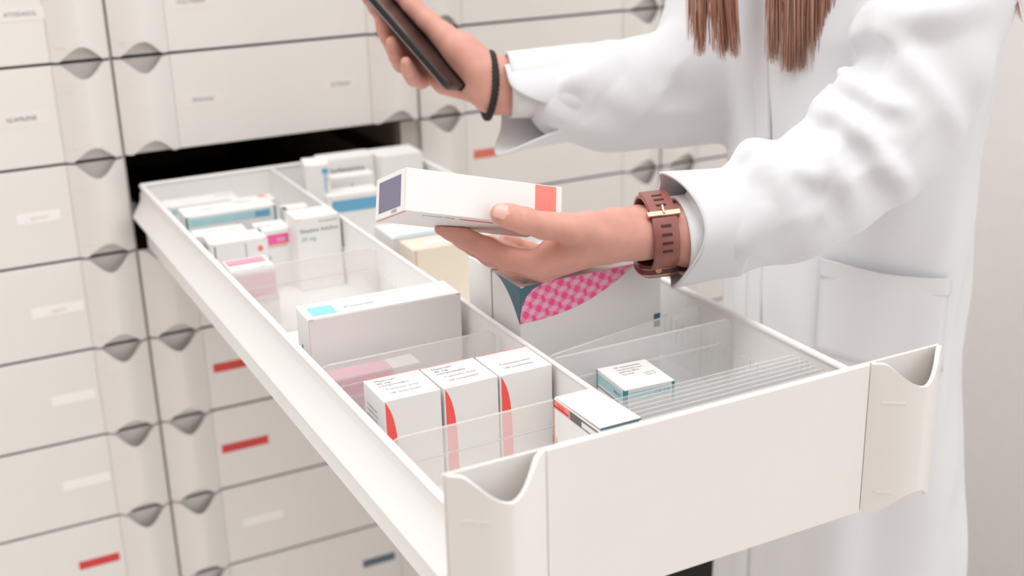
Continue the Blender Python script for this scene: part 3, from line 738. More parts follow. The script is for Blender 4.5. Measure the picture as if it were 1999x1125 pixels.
# ---- measured points of the figure, metres
SPEC = {
'LA': {'shoulder': (0.6208, -0.7415, 0.2922),
 'elbow': (0.5083, -0.7914, 0.1126),
 'wrist_n': (0.2835, -0.7371, 0.043),
 'wrist_f': (0.2989, -0.7136, 0.0381),
 'fore_n': (0.321, -0.7497, 0.0384),
 'fore_f': (0.3383, -0.7252, 0.0323)}, 'LH': {'pr': [((0.2779, -0.7342, 0.0432),
 (0.2224, -0.7286, 0.0404),
 0.016, 0.0145, 0.012),
 ((0.2224, -0.7286, 0.0404),
 (0.195, -0.72, 0.027),
 0.0145, 0.0108, 0.012),
 ((0.2832, -0.7259, 0.0411),
 (0.2087, -0.7068, 0.0181),
 0.0165, 0.0112, 0.012),
 ((0.2887, -0.7173, 0.0397),
 (0.2282, -0.692, 0.0141),
 0.0165, 0.0105, 0.012),
 ((0.2919, -0.7125, 0.038),
 (0.2491, -0.6772, 0.0123),
 0.016, 0.0098, 0.012),
 ((0.2583, -0.7376, 0.0486),
 (0.2098, -0.7468, 0.0623),
 0.019, 0.0122, 0.014),
 ((0.2616, -0.7323, 0.0454),
 (0.21, -0.725, 0.0336),
 0.017, 0.011, 0.014)], 'thumb': [(0.2098, -0.7468, 0.0623),
 (0.1895, -0.7419, 0.0668),
 (0.1758, -0.7371, 0.072),
 (0.1664, -0.731, 0.0753),
 (0.1608, -0.7251, 0.077)], 'thumb_r': [0.0122, 0.0102, 0.0103, 0.0097, 0.0082], 'index': [(0.195, -0.72, 0.027),
 (0.1772, -0.7056, 0.0317),
 (0.1652, -0.6889, 0.0376),
 (0.1576, -0.6807, 0.0424),
 (0.1502, -0.6751, 0.047),
 (0.1418, -0.6708, 0.0517),
 (0.1345, -0.6688, 0.055)], 'index_r': [0.0108, 0.0092, 0.0094, 0.008, 0.0082, 0.0072, 0.006], 'middle': [(0.2087, -0.7068, 0.0181),
 (0.1937, -0.6831, 0.0167),
 (0.1819, -0.6608, 0.0217),
 (0.1709, -0.6522, 0.0294),
 (0.1637, -0.6475, 0.0349),
 (0.1541, -0.6428, 0.0407)], 'middle_r': [0.0112, 0.0094, 0.0094, 0.0082, 0.008, 0.0064], 'ring': [(0.2282, -0.692, 0.0141),
 (0.2168, -0.6674, 0.0138),
 (0.2043, -0.6483, 0.0158),
 (0.1909, -0.6409, 0.0235),
 (0.1788, -0.6358, 0.0297)], 'ring_r': [0.0105, 0.0088, 0.0088, 0.0078, 0.0064], 'pinky': [(0.2491, -0.6772, 0.0123),
 (0.238, -0.6562, 0.0121),
 (0.2275, -0.6445, 0.0131),
 (0.2163, -0.6399, 0.0194),
 (0.2077, -0.6373, 0.0239)], 'pinky_r': [0.0098, 0.0078, 0.0077, 0.0068, 0.0058], 'nail': [(0.1615, -0.7372, 0.0813),
 (0.1538, -0.7314, 0.0823)]}, 'HC': [(-1, [(0.1673, -0.7382, 0.0807),
 (0.1682, -0.7405, 0.0761),
 (0.1667, -0.7421, 0.0701)], 0.0011, 0.0009),
 (-1, [(0.1699, -0.7393, 0.0813),
 (0.1705, -0.742, 0.0753),
 (0.1689, -0.7439, 0.0685)], 0.0013, 0.001),
 (-1, [(0.1726, -0.7409, 0.0809),
 (0.1732, -0.7437, 0.0744),
 (0.1712, -0.7454, 0.0677)], 0.0011, 0.0009),
 (-1, [(0.1753, -0.7433, 0.0782),
 (0.1749, -0.7455, 0.0721)], 0.0007, 0.0008),
 (-1, [(0.1559, -0.6951, 0.0461),
 (0.1577, -0.6985, 0.0397),
 (0.1565, -0.6997, 0.035)], 0.001, 0.0009),
 (-1, [(0.1588, -0.6968, 0.0452),
 (0.1605, -0.7003, 0.0388),
 (0.1592, -0.7017, 0.0334)], 0.0012, 0.001),
 (-1, [(0.1618, -0.699, 0.0435),
 (0.163, -0.7018, 0.038),
 (0.1612, -0.7031, 0.0325)], 0.001, 0.0009),
 (-1, [(0.1431, -0.6859, 0.0527),
 (0.1438, -0.6879, 0.0488),
 (0.1424, -0.6887, 0.0449)], 0.0007, 0.0008),
 (1, [(0.2592, -0.7555, 0.0646),
 (0.2399, -0.7439, 0.0691),
 (0.2173, -0.7338, 0.0659),
 (0.1856, -0.7494, 0.076)], 0.0016, 0.0042),
 (-1, [(0.2523, -0.755, 0.0571),
 (0.2361, -0.7462, 0.0587),
 (0.2206, -0.7401, 0.0541)], 0.0018, 0.006),
 (1, [(0.2423, -0.7556, 0.043),
 (0.2154, -0.7447, 0.036),
 (0.1983, -0.7242, 0.0267)], 0.0012, 0.006),
 (-1, [(0.2241, -0.7461, 0.0435),
 (0.2054, -0.7375, 0.0413)], 0.0012, 0.006)], 'RA': {'shoulder': (0.61, -0.475, 0.29),
 'elbow': (0.5341, -0.5003, 0.0848),
 'wrist_a': (0.3209, -0.4067, 0.1235),
 'wrist_b': (0.3138, -0.4101, 0.106)}, 'RH': {'pr': [((0.3179, -0.4055, 0.1226),
 (0.2938, -0.3826, 0.1497),
 0.016, 0.018, 0.012),
 ((0.3137, -0.4056, 0.108),
 (0.2778, -0.3691, 0.1183),
 0.016, 0.015, 0.012),
 ((0.315, -0.4035, 0.1151),
 (0.2771, -0.3464, 0.1387),
 0.0165, 0.0165, 0.012),
 ((0.3024, -0.4036, 0.1287),
 (0.2799, -0.3667, 0.1629),
 0.017, 0.014, 0.012),
 ((0.2968, -0.3692, 0.1424),
 (0.2725, -0.3241, 0.15),
 0.017, 0.013, 0.014),
 ((0.2939, -0.3738, 0.1271),
 (0.2676, -0.3462, 0.127),
 0.0165, 0.011, 0.014)], 'thumb': [(0.2801, -0.3664, 0.1639),
 (0.2667, -0.3508, 0.1803),
 (0.2563, -0.3374, 0.1947),
 (0.2486, -0.3285, 0.2072),
 (0.2436, -0.3223, 0.2165)], 'thumb_r': [0.014, 0.0112, 0.011, 0.01, 0.008], 'index': [(0.2667, -0.3187, 0.1652),
 (0.2465, -0.3138, 0.1696),
 (0.2313, -0.3189, 0.1854),
 (0.2222, -0.3247, 0.1951),
 (0.2128, -0.3319, 0.2069),
 (0.2054, -0.3383, 0.2172)], 'index_r': [0.0112, 0.0094, 0.0094, 0.0086, 0.0082, 0.0066], 'middle': [(0.2703, -0.3246, 0.1459),
 (0.2496, -0.3253, 0.1446),
 (0.2354, -0.3329, 0.1555),
 (0.228, -0.3398, 0.1644),
 (0.2209, -0.3462, 0.1752),
 (0.2147, -0.3535, 0.1848)], 'middle_r': [0.0112, 0.0094, 0.0094, 0.0086, 0.008, 0.0064], 'ring': [(0.2699, -0.3351, 0.1341),
 (0.2501, -0.339, 0.1289),
 (0.237, -0.3478, 0.1378),
 (0.2299, -0.3549, 0.1469),
 (0.2239, -0.3626, 0.1558),
 (0.2192, -0.3699, 0.1644)], 'ring_r': [0.0108, 0.009, 0.009, 0.0084, 0.0078, 0.0062], 'pinky': [(0.2697, -0.3481, 0.1249),
 (0.2547, -0.3571, 0.119),
 (0.2431, -0.3658, 0.1241),
 (0.2365, -0.3741, 0.1307),
 (0.2309, -0.3815, 0.1381),
 (0.2259, -0.3891, 0.1454)], 'pinky_r': [0.01, 0.0084, 0.0084, 0.0078, 0.0072, 0.006]}, 'PHONE': {'corner': (0.252, -0.4313, 0.1232),
 'l': (-0.4155, 0.5694, 0.7093),
 'w': (0.6789, 0.7131, -0.1747),
 'n': (0.6053, -0.409, 0.6829)}, 'LS': [((0.3203, -0.7372, 0.042),
 0.04),
 ((0.3598, -0.7537, 0.0448),
 0.0435),
 ((0.402, -0.7676, 0.0577),
 0.0495),
 ((0.4542, -0.7824, 0.0811),
 0.049),
 ((0.5042, -0.7898, 0.1115),
 0.051),
 ((0.5375, -0.7837, 0.1543),
 0.055),
 ((0.5707, -0.7648, 0.2145),
 0.06),
 ((0.6188, -0.7405, 0.2922),
 0.068)], 'RS': [((0.3305, -0.4197, 0.1029),
 0.033),
 ((0.3852, -0.4425, 0.1005),
 0.044),
 ((0.4212, -0.4555, 0.0985),
 0.05),
 ((0.4778, -0.4768, 0.1022),
 0.056),
 ((0.5321, -0.488, 0.1134),
 0.06),
 ((0.5667, -0.4699, 0.1733),
 0.06),
 ((0.6055, -0.4415, 0.2495),
 0.066),
 ((0.6509, -0.4243, 0.306),
 0.07)], 'LB': [([(0.3919, -0.7449, 0.0992),
 (0.3789, -0.7807, 0.0925),
 (0.391, -0.8055, 0.079)], [0.0105, 0.0075, 0.004]),
 ([(0.4631, -0.749, 0.1386),
 (0.4502, -0.7821, 0.1323),
 (0.4541, -0.8091, 0.1237),
 (0.4701, -0.8248, 0.1179)], [0.0115, 0.0095, 0.0075, 0.004]),
 ([(0.484, -0.7496, 0.1541),
 (0.4683, -0.7881, 0.1484),
 (0.4722, -0.8145, 0.1402)], [0.0095, 0.008, 0.004]),
 ([(0.5022, -0.7512, 0.191),
 (0.4991, -0.783, 0.198),
 (0.5164, -0.8053, 0.2015),
 (0.5512, -0.815, 0.2078)], [0.013, 0.0115, 0.0095, 0.006])], 'LF': [(1, [(0.5064, -0.7407, 0.2011),
 (0.4998, -0.7941, 0.2076),
 (0.5246, -0.8131, 0.2097),
 (0.5571, -0.8163, 0.2155)], 0.0085, 0.008),
 (1, [(0.4934, -0.7805, 0.2024),
 (0.4906, -0.8043, 0.183),
 (0.5069, -0.8294, 0.1522),
 (0.537, -0.8269, 0.1112)], 0.0085, 0.009),
 (-1, [(0.499, -0.7997, 0.2009),
 (0.5077, -0.8195, 0.1804),
 (0.5251, -0.8316, 0.1506),
 (0.5467, -0.8262, 0.123)], 0.0102, 0.016),
 (-1, [(0.4955, -0.7507, 0.1745),
 (0.4854, -0.7743, 0.1814),
 (0.4821, -0.7954, 0.1753)], 0.0187, 0.007),
 (1, [(0.4959, -0.7447, 0.1854),
 (0.4949, -0.7569, 0.1861),
 (0.4858, -0.7799, 0.185)], 0.0102, 0.008),
 (1, [(0.4771, -0.7497, 0.1637),
 (0.4671, -0.782, 0.1524),
 (0.4656, -0.8079, 0.1445),
 (0.4783, -0.824, 0.1379)], 0.011, 0.007),
 (-1, [(0.4885, -0.755, 0.1633),
 (0.4705, -0.7948, 0.1585),
 (0.4728, -0.812, 0.1503)], 0.0102, 0.01),
 (-1, [(0.4628, -0.7537, 0.1487),
 (0.476, -0.757, 0.1478),
 (0.4687, -0.7779, 0.1532)], 0.0102, 0.008),
 (1, [(0.4549, -0.7516, 0.1461),
 (0.4606, -0.757, 0.1393),
 (0.4626, -0.7769, 0.1438)], 0.0085, 0.006),
 (1, [(0.455, -0.7571, 0.1337),
 (0.4434, -0.7996, 0.1292),
 (0.4496, -0.8197, 0.1155),
 (0.4642, -0.8295, 0.0898),
 (0.5058, -0.8131, 0.0551)], 0.011, 0.0075),
 (-1, [(0.4526, -0.7885, 0.1383),
 (0.4573, -0.8095, 0.1337),
 (0.4627, -0.8237, 0.1206),
 (0.4698, -0.8306, 0.1029)], 0.0136, 0.01),
 (-1, [(0.4408, -0.7783, 0.1304),
 (0.4381, -0.7972, 0.1264),
 (0.4391, -0.812, 0.1169)], 0.0076, 0.009),
 (1, [(0.4268, -0.7521, 0.1182),
 (0.4201, -0.797, 0.1135),
 (0.4207, -0.8128, 0.0999),
 (0.4308, -0.8232, 0.0734)], 0.0085, 0.008),
 (-1, [(0.4163, -0.7696, 0.1165),
 (0.4195, -0.7886, 0.1165),
 (0.4156, -0.8052, 0.1051)], 0.0076, 0.008),
 (-1, [(0.4245, -0.8053, 0.1115),
 (0.4307, -0.8162, 0.1037),
 (0.4368, -0.8235, 0.0908)], 0.0085, 0.01),
 (1, [(0.3836, -0.7927, 0.094),
 (0.3942, -0.8026, 0.0923),
 (0.4105, -0.8149, 0.0859)], 0.0085, 0.007),
 (-1, [(0.3824, -0.7993, 0.0872),
 (0.3934, -0.8089, 0.0817),
 (0.4124, -0.8181, 0.0749)], 0.0102, 0.012),
 (1, [(0.3852, -0.7402, 0.1009),
 (0.382, -0.7661, 0.1017),
 (0.391, -0.7687, 0.1057)], 0.0059, 0.01),
 (-1, [(0.3421, -0.7511, 0.084),
 (0.366, -0.7632, 0.0941),
 (0.3833, -0.774, 0.1016)], 0.0043, 0.005),
 (1, [(0.3796, -0.7884, 0.0944),
 (0.3797, -0.8032, 0.0794),
 (0.3828, -0.8093, 0.0667)], 0.0068, 0.008),
 (-1, [(0.4398, -0.8244, 0.0906),
 (0.459, -0.8264, 0.073),
 (0.476, -0.8185, 0.0577)], 0.0085, 0.012),
 (-1, [(0.4916, -0.832, 0.1245),
 (0.5102, -0.8324, 0.0995),
 (0.5111, -0.8275, 0.0828)], 0.0085, 0.014),
 (1, [(0.3977, -0.8018, 0.0247),
 (0.4218, -0.8105, 0.0385),
 (0.4506, -0.8198, 0.0539)], 0.0068, 0.01),
 (-1, [(0.3723, -0.7939, 0.0224),
 (0.3901, -0.8096, 0.0413),
 (0.4096, -0.8166, 0.0573)], 0.0068, 0.01),
 (1, [(0.3467, -0.7894, 0.0278),
 (0.3565, -0.7985, 0.0548),
 (0.3629, -0.7956, 0.0745)], 0.0051, 0.008)], 'RF': [(1, [(0.429, -0.4624, 0.1465),
 (0.4329, -0.4945, 0.1351),
 (0.4395, -0.5144, 0.1183),
 (0.4443, -0.5219, 0.1067),
 (0.4615, -0.5262, 0.0794)], 0.008, 0.01),
 (-1, [(0.4421, -0.4674, 0.1486),
 (0.4417, -0.5058, 0.1304),
 (0.4463, -0.5212, 0.1118)], 0.008, 0.01),
 (-1, [(0.4688, -0.4743, 0.1539),
 (0.4663, -0.5028, 0.1439),
 (0.4719, -0.5188, 0.1332)], 0.0096, 0.012),
 (1, [(0.4599, -0.4728, 0.1517),
 (0.4563, -0.5032, 0.1394),
 (0.4691, -0.523, 0.1259)], 0.008, 0.012),
 (-1, [(0.3555, -0.4708, 0.1126),
 (0.3649, -0.4812, 0.1009),
 (0.3794, -0.4856, 0.078)], 0.0096, 0.01),
 (1, [(0.3461, -0.4653, 0.1114),
 (0.3579, -0.4769, 0.0928),
 (0.3736, -0.482, 0.078)], 0.008, 0.01),
 (1, [(0.3513, -0.4508, 0.1292),
 (0.3638, -0.4674, 0.1234),
 (0.3882, -0.4768, 0.1277),
 (0.4114, -0.4777, 0.1364)], 0.0064, 0.012),
 (-1, [(0.3581, -0.4444, 0.1345),
 (0.3662, -0.4578, 0.1314),
 (0.3774, -0.4656, 0.1313)], 0.008, 0.01),
 (-1, [(0.387, -0.4916, 0.1069),
 (0.4038, -0.5029, 0.0918),
 (0.4232, -0.5103, 0.0812)], 0.0072, 0.014),
 (1, [(0.4012, -0.4943, 0.1166),
 (0.4161, -0.5088, 0.0996),
 (0.4291, -0.5136, 0.0824)], 0.008, 0.012),
 (-1, [(0.4553, -0.5221, 0.1177),
 (0.4664, -0.53, 0.1055),
 (0.4665, -0.5303, 0.0919)], 0.008, 0.014)], 'LC': {'a': (0.3146, -0.7364, 0.0427),
 'b': (0.3648, -0.7527, 0.0446)}, 'RC': {'a': (0.313, -0.416, 0.0989),
 'b': (0.4065, -0.4486, 0.1002)}, 'WATCH': {'c': (0.3038, -0.7295, 0.0418),
 'a': (0.2866, -0.7246, 0.0397),
 'b': (0.3243, -0.7375, 0.0418)}, 'BR': {'c': (0.3112, -0.404, 0.115),
 'a': (0.3004, -0.397, 0.1189),
 'b': (0.3277, -0.4139, 0.111)}}

# ------------------------------------------------------------------ soft-body surfacing: blended round cones -> surface nets
class Field:
    def __init__(s, lo, hi, vox):
        s.lo = np.array(lo, float); s.vox = vox
        s.n = np.ceil((np.array(hi) - s.lo) / vox).astype(int) + 1
        s.f = np.full(s.n, 0.05, np.float32)
    def sub(s, lo, hi):
        a = np.clip(np.floor((np.array(lo) - s.lo) / s.vox).astype(int), 0, s.n)
        b = np.clip(np.ceil((np.array(hi) - s.lo) / s.vox).astype(int) + 1, 0, s.n)
        if np.any(b <= a): return None
        sl = tuple(slice(i, j) for i, j in zip(a, b))
        ax = [(s.lo[i] + s.vox * np.arange(a[i], b[i])).astype(np.float32) for i in range(3)]
        return sl, np.meshgrid(*ax, indexing='ij')
    def blend(s, sl, d, k, op):
        c = s.f[sl]
        if op == '+':
            h = np.maximum(k - np.abs(c - d), 0) / k
            s.f[sl] = np.minimum(c, d) - h * h * k * 0.25
        else:
            d = -d
            h = np.maximum(k - np.abs(c - d), 0) / k
            s.f[sl] = np.maximum(c, d) + h * h * k * 0.25
    def cone(s, a, b, ra, rb, k=0.008, op='+'):
        a = np.array(a, float); b = np.array(b, float); m = max(ra, rb) + k + 3 * s.vox
        g = s.sub(np.minimum(a, b) - m, np.maximum(a, b) + m)
        if g is None: return
        sl, (X, Y, Z) = g
        d = b - a; L = float(d @ d) + 1e-12
        t = np.clip(((X - a[0]) * d[0] + (Y - a[1]) * d[1] + (Z - a[2]) * d[2]) / L, 0, 1)
        D = np.sqrt((X - a[0] - t * d[0]) ** 2 + (Y - a[1] - t * d[1]) ** 2 + (Z - a[2] - t * d[2]) ** 2) - (ra + t * (rb - ra))
        s.blend(sl, D, k, op)
    def chain(s, pts, rs, k=0.008, op='+'):
        for i in range(len(pts) - 1): s.cone(pts[i], pts[i + 1], rs[i], rs[i + 1], k, op)
    def at(s, p):
        q = np.clip((np.asarray(p) - s.lo) / s.vox, 0, np.array(s.n) - 1.001); i = q.astype(int); r = q - i; v = 0.0
        for dx in (0, 1):
            for dy in (0, 1):
                for dz in (0, 1):
                    v += s.f[i[0] + dx, i[1] + dy, i[2] + dz] * (r[0] if dx else 1 - r[0]) * (r[1] if dy else 1 - r[1]) * (r[2] if dz else 1 - r[2])
        return v
    def onto(s, p):
        p = np.array(p, float); h = s.vox
        for _ in range(5):
            g = np.array([s.at(p + d) - s.at(p - d) for d in np.eye(3) * h]) / (2 * h)
            p = p - g * np.clip(s.at(p), -0.012, 0.012) / (g @ g + 1e-6)
        return p
    def ridge(s, sign, pts, amp, sig):
        # a cloth fold: raise (or sink) the surface along a line with a soft gaussian profile
        K = np.array(pts, float); P_ = []
        for i in range(len(K) - 1):                       # smooth the line, then lay it onto the cloth
            p0, p1, p2, p3 = K[max(i - 1, 0)], K[i], K[i + 1], K[min(i + 2, len(K) - 1)]
            n = max(2, int(np.linalg.norm(p2 - p1) / 0.006))
            for t in np.arange(n) / n:
                P_.append(0.5 * (2 * p1 + (p2 - p0) * t + (2 * p0 - 5 * p1 + 4 * p2 - p3) * t * t + (3 * p1 - 3 * p2 + p3 - p0) * t ** 3))
        P_.append(K[-1])
        P_ = [s.onto(p) for p in P_]; m = 3.0 * sig
        g = s.sub(np.min(P_, 0) - m, np.max(P_, 0) + m)
        if g is None: return
        sl, (X, Y, Z) = g
        best = np.full(X.shape, 1e9); tt = np.zeros(X.shape); n = len(P_) - 1
        for i in range(n):
            a, b = P_[i], P_[i + 1]; d = b - a; L = float(d @ d) + 1e-12
            t = np.clip(((X - a[0]) * d[0] + (Y - a[1]) * d[1] + (Z - a[2]) * d[2]) / L, 0, 1)
            D = (X - a[0] - t * d[0]) ** 2 + (Y - a[1] - t * d[1]) ** 2 + (Z - a[2] - t * d[2]) ** 2
            c = D < best; best = np.where(c, D, best); tt = np.where(c, (i + t) / n, tt)
        s.f[sl] -= (sign * amp * (0.25 + 0.75 * np.sin(np.pi * np.clip(tt, 0.02, 0.98))) * np.exp(-best / (2 * sig * sig))).astype(np.float32)
    def func(s, fn, lo, hi, k, op='+'):
        sl, (X, Y, Z) = s.sub(lo, hi); s.blend(sl, fn(X, Y, Z).astype(np.float32), k, op)
    def warp(s, fn):
        sl, (X, Y, Z) = s.sub(s.lo, s.lo + s.vox * (s.n - 1)); s.f += fn(X, Y, Z).astype(np.float32)
    def mesh(s, smooth=1):
        f = s.f; ins = f < 0
        nx, ny, nz = s.n
        cnt = np.zeros((nx - 1, ny - 1, nz - 1), np.int8)
        for dx in (0, 1):
            for dy in (0, 1):
                for dz in (0, 1):
                    cnt += ins[dx:nx - 1 + dx, dy:ny - 1 + dy, dz:nz - 1 + dz]
        act = (cnt > 0) & (cnt < 8)
        cells = np.argwhere(act)
        idx = np.full(act.shape, -1, np.int32); idx[act] = np.arange(len(cells))
        acc = np.zeros((len(cells), 3)); num = np.zeros(len(cells))
        C8 = [(a, b, c) for a in (0, 1) for b in (0, 1) for c in (0, 1)]
        val = {c: f[cells[:, 0] + c[0], cells[:, 1] + c[1], cells[:, 2] + c[2]] for c in C8}
        for c in C8:
            for ax in range(3):
                if c[ax]: continue
                e = list(c); e[ax] = 1; e = tuple(e)
                va, vb = val[c], val[e]; cr = (va < 0) != (vb < 0)
                t = np.where(cr, va / np.where(cr, va - vb, 1), 0)
                p = np.tile(np.array(c, float), (len(cells), 1)); p[:, ax] = t
                acc[cr] += p[cr]; num[cr] += 1
        V = s.lo + s.vox * (cells + acc / num[:, None])
        quads = []
        for ax in range(3):
            u, v = (ax + 1) % 3, (ax + 2) % 3
            sa = [slice(None)] * 3; sb = [slice(None)] * 3; sa[ax] = slice(0, -1); sb[ax] = slice(1, None)
            A, B = ins[tuple(sa)], ins[tuple(sb)]
            e = np.argwhere(A != B)
            ok = (e[:, u] > 0) & (e[:, v] > 0) & (e[:, u] < s.n[u] - 1) & (e[:, v] < s.n[v] - 1)
            e = e[ok]
            flip = A[e[:, 0], e[:, 1], e[:, 2]]
            def cell(du, dv):
                q = e.copy(); q[:, u] -= du; q[:, v] -= dv
                return idx[q[:, 0], q[:, 1], q[:, 2]]
            q = np.stack([cell(1, 1), cell(0, 1), cell(0, 0), cell(1, 0)], 1)
            q[~flip] = q[~flip][:, ::-1]
            quads.append(q)
        Q = np.concatenate(quads)
        for _ in range(smooth):
            sm = np.zeros_like(V); ct = np.zeros(len(V))
            for i in range(4):
                a, b = Q[:, i], Q[:, (i + 1) % 4]
                for ax in range(3):
                    sm[:, ax] += np.bincount(a, V[b, ax], len(V)) + np.bincount(b, V[a, ax], len(V))
                ct += np.bincount(a, minlength=len(V)) + np.bincount(b, minlength=len(V))
            V = V * 0.4 + 0.6 * sm / ct[:, None]
        return V, Q
def np_mesh(name, parts, m, parent=None, loc=(0, 0, 0)):
    vs, fs, b = [], [], 0
    for V, Q in parts:
        vs.append(V); fs.append(Q + b); b += len(V)
    V = np.concatenate(vs) - np.array(loc); Q = np.concatenate(fs)
    me = bpy.data.meshes.new(name)
    me.vertices.add(len(V)); me.vertices.foreach_set('co', V.astype(np.float32).ravel())
    me.loops.add(Q.size); me.loops.foreach_set('vertex_index', Q.astype(np.int32).ravel())
    me.polygons.add(len(Q)); me.polygons.foreach_set('loop_start', np.arange(0, Q.size, 4, dtype=np.int32))
    me.polygons.foreach_set('use_smooth', np.ones(len(Q), bool))
    me.materials.append(m); me.update(calc_edges=True); me.validate()
    o = bpy.data.objects.new(name, me); COL.objects.link(o)
    if parent is not None: o.parent = parent
    return o

SKIN = mat('skin', (220, 163, 147), 0.45, noise=0.06, nscale=55, bump=0.12, bscale=420, sss=0.20, spec=0.35)
NAIL = mat('fingernail', (240, 190, 176), 0.25, spec=0.5)
COAT = mat('white_cotton_coat', (232, 233, 236), 0.85, bump=0.05, bscale=900, spec=0.2)
RIBKNIT = mat('white_rib_knit', (236, 236, 236), 0.9, bump=0.3, bscale=1500, spec=0.1)
HAIR = mat('light_brown_hair', (182, 134, 112), 0.38, spec=0.4)
HAIRS = [HAIR, mat('auburn_hair', (150, 102, 84), 0.40, spec=0.4), mat('fair_hair', (218, 178, 156), 0.40, spec=0.4)]
TROUSER = mat('dark_trousers', (52, 50, 54), 0.85, noise=0.05)
SHOE = mat('white_shoe', (225, 222, 218), 0.6)
STRAP = mat('brown_leather_strap', (152, 92, 84), 0.36, noise=0.06, nscale=60, bump=0.1, bscale=500)
CASEBROWN = mat('dark_brown_watch_plastic', (96, 60, 54), 0.3)
STRAPIN = mat('dark_strap_hole', (70, 36, 32), 0.6)
ROSEGOLD = mat('rose_gold_metal', (214, 158, 136), 0.25, metal=0.85)
BLACKBAND = mat('black_elastic_cord', (46, 42, 40), 0.75, noise=0.1, nscale=400, bump=0.4, bscale=700)
PHONEBODY = mat('black_phone_rim', (58, 54, 52), 0.35, metal=0.2, spec=0.5)
PHONESIDE = mat('phone_rim_edge_metal', (120, 122, 126), 0.3, metal=0.7)
GLASS = mat('black_screen_glass', (12, 12, 14), 0.06, spec=0.6)

# ------------------------------------------------------------------ person
FEET = (0.61, -0.62, -0.98)
person = empty('person', FEET, None, 'person in a white lab coat leaning over the drawer, holding a phone and a box', 'person')
def to_person(V): return V - np.array(FEET)

def hand_field(lo, hi, vox, arm, H):
    F = Field(lo, hi, vox)
    for a, b, ra, rb, k in H['pr']: F.cone(a, b, ra, rb, k)
    for nm in ('thumb', 'index', 'middle', 'ring', 'pinky'):
        G2 = Field(lo, hi, vox) if False else F
        G2.chain(H[nm], H[nm + '_r'], 0.0035)
    return F
def carve(F, org, ax, lo, hi, gap=0.0004):
    # flesh presses flat against what is held: cut the box lo..hi given in the frame (org, ax) out of the field
    A_ = np.array([list(a) for a in ax]); org = np.array(org)
    def fn(X, Y, Z):
        q = [(X - org[0]) * a[0] + (Y - org[1]) * a[1] + (Z - org[2]) * a[2] for a in A_]
        d = [np.maximum(lo[i] - gap - q[i], q[i] - hi[i] - gap) for i in range(3)]
        return np.maximum(np.maximum(d[0], d[1]), d[2])
    F.func(fn, F.lo, F.lo + F.vox * (F.n - 1), 0.0012, '-')
HELD_ROT = (-0.3901, 0.2502, -0.0372); HELD_POS = (0.155, -0.681, 0.0752); HELD_DIM = (0.1393, 0.0595, 0.0340)
LA, LH = SPEC['LA'], SPEC['LH']
F = hand_field((0.10, -0.80, -0.02), (0.40, -0.62, 0.11), 0.00095, LA, LH)
F.cone(LA['wrist_n'], LA['fore_n'], 0.0172, 0.022, 0.012); F.cone(LA['wrist_f'], LA['fore_f'], 0.0170, 0.022, 0.012)
F.cone(LA['wrist_n'], LA['wrist_f'], 0.0170, 0.0170, 0.012)
ef = np.array(LA['elbow']); wf = (np.array(LA['fore_n']) + np.array(LA['fore_f'])) / 2
F.cone(wf, wf + (ef - wf) * 0.35, 0.026, 0.032, 0.015)
# skin creases over the thumb and index joints, tendons and the hollow beside the thumb
Rh = Euler(HELD_ROT, 'XYZ').to_matrix()
carve(F, HELD_POS, [Rh.col[i] for i in range(3)], [-v / 2 for v in HELD_DIM], [v / 2 for v in HELD_DIM])
carve(F, (0.26, -0.66, -0.05), ((1, 0, 0), (0, 1, 0), (0, 0, 1)), (-0.10, -0.045, -0.10), (0.085, 0.08, 0.0560), 0.0)
for sg_, pts_, am_, wd_ in SPEC['HC']: F.ridge(sg_, pts_, am_, wd_)
left_hand = F.mesh(1)
RA, RH = SPEC['RA'], SPEC['RH']
F = hand_field((0.15, -0.52, 0.03), (0.43, -0.24, 0.27), 0.0014, RA, RH)
er = np.array(RA['elbow'])
for w_ in ('wrist_a', 'wrist_b'):
    p = np.array(RA[w_]); F.cone(p, p + (er - p) * 0.35, 0.0175, 0.027, 0.014)
F.cone(RA['wrist_a'], RA['wrist_b'], 0.0172, 0.0172, 0.012)
ph_ = SPEC['PHONE']; pn0 = Vector(ph_['w']).cross(Vector(ph_['l']))
carve(F, ph_['corner'], (ph_['w'], ph_['l'], tuple(pn0)), (-0.0006, -0.0006, -0.0046), (0.0726, 0.1506, 0.0046))
right_hand = F.mesh(1)
# torso, head and legs under the clothes
F = Field((0.42, -0.92, -0.99), (0.82, -0.34, 0.72), 0.010)
CX, CY = 0.6, -0.632
F.cone((CX, CY - 0.08, 0.24), (CX + .005, CY + 0.08, 0.24), 0.050, 0.050, 0.03); F.cone((CX, CY - 0.03, 0.22), (CX, CY - 0.03, 0.0), 0.068, 0.062, 0.03); F.cone((CX, CY + 0.03, 0.22), (CX, CY + 0.03, 0.0), 0.068, 0.062, 0.03)
F.cone((CX, CY - 0.04, -0.06), (CX, CY + 0.04, -0.06), 0.075, 0.075, 0.03)
F.cone((CX, CY, 0.22), (CX - 0.012, CY, 0.38), 0.055, 0.048, 0.04)
hx = CX - 0.045
F.cone((hx + 0.02, CY, 0.53), (hx + 0.01, CY, 0.50), 0.080, 0.074, 0.03); F.cone((hx - 0.005, CY, 0.46), (hx - 0.035, CY, 0.425), 0.055, 0.03, 0.04)
F.cone((hx - 0.072, CY, 0.495), (hx - 0.088, CY, 0.468), 0.008, 0.013, 0.015)                       # nose
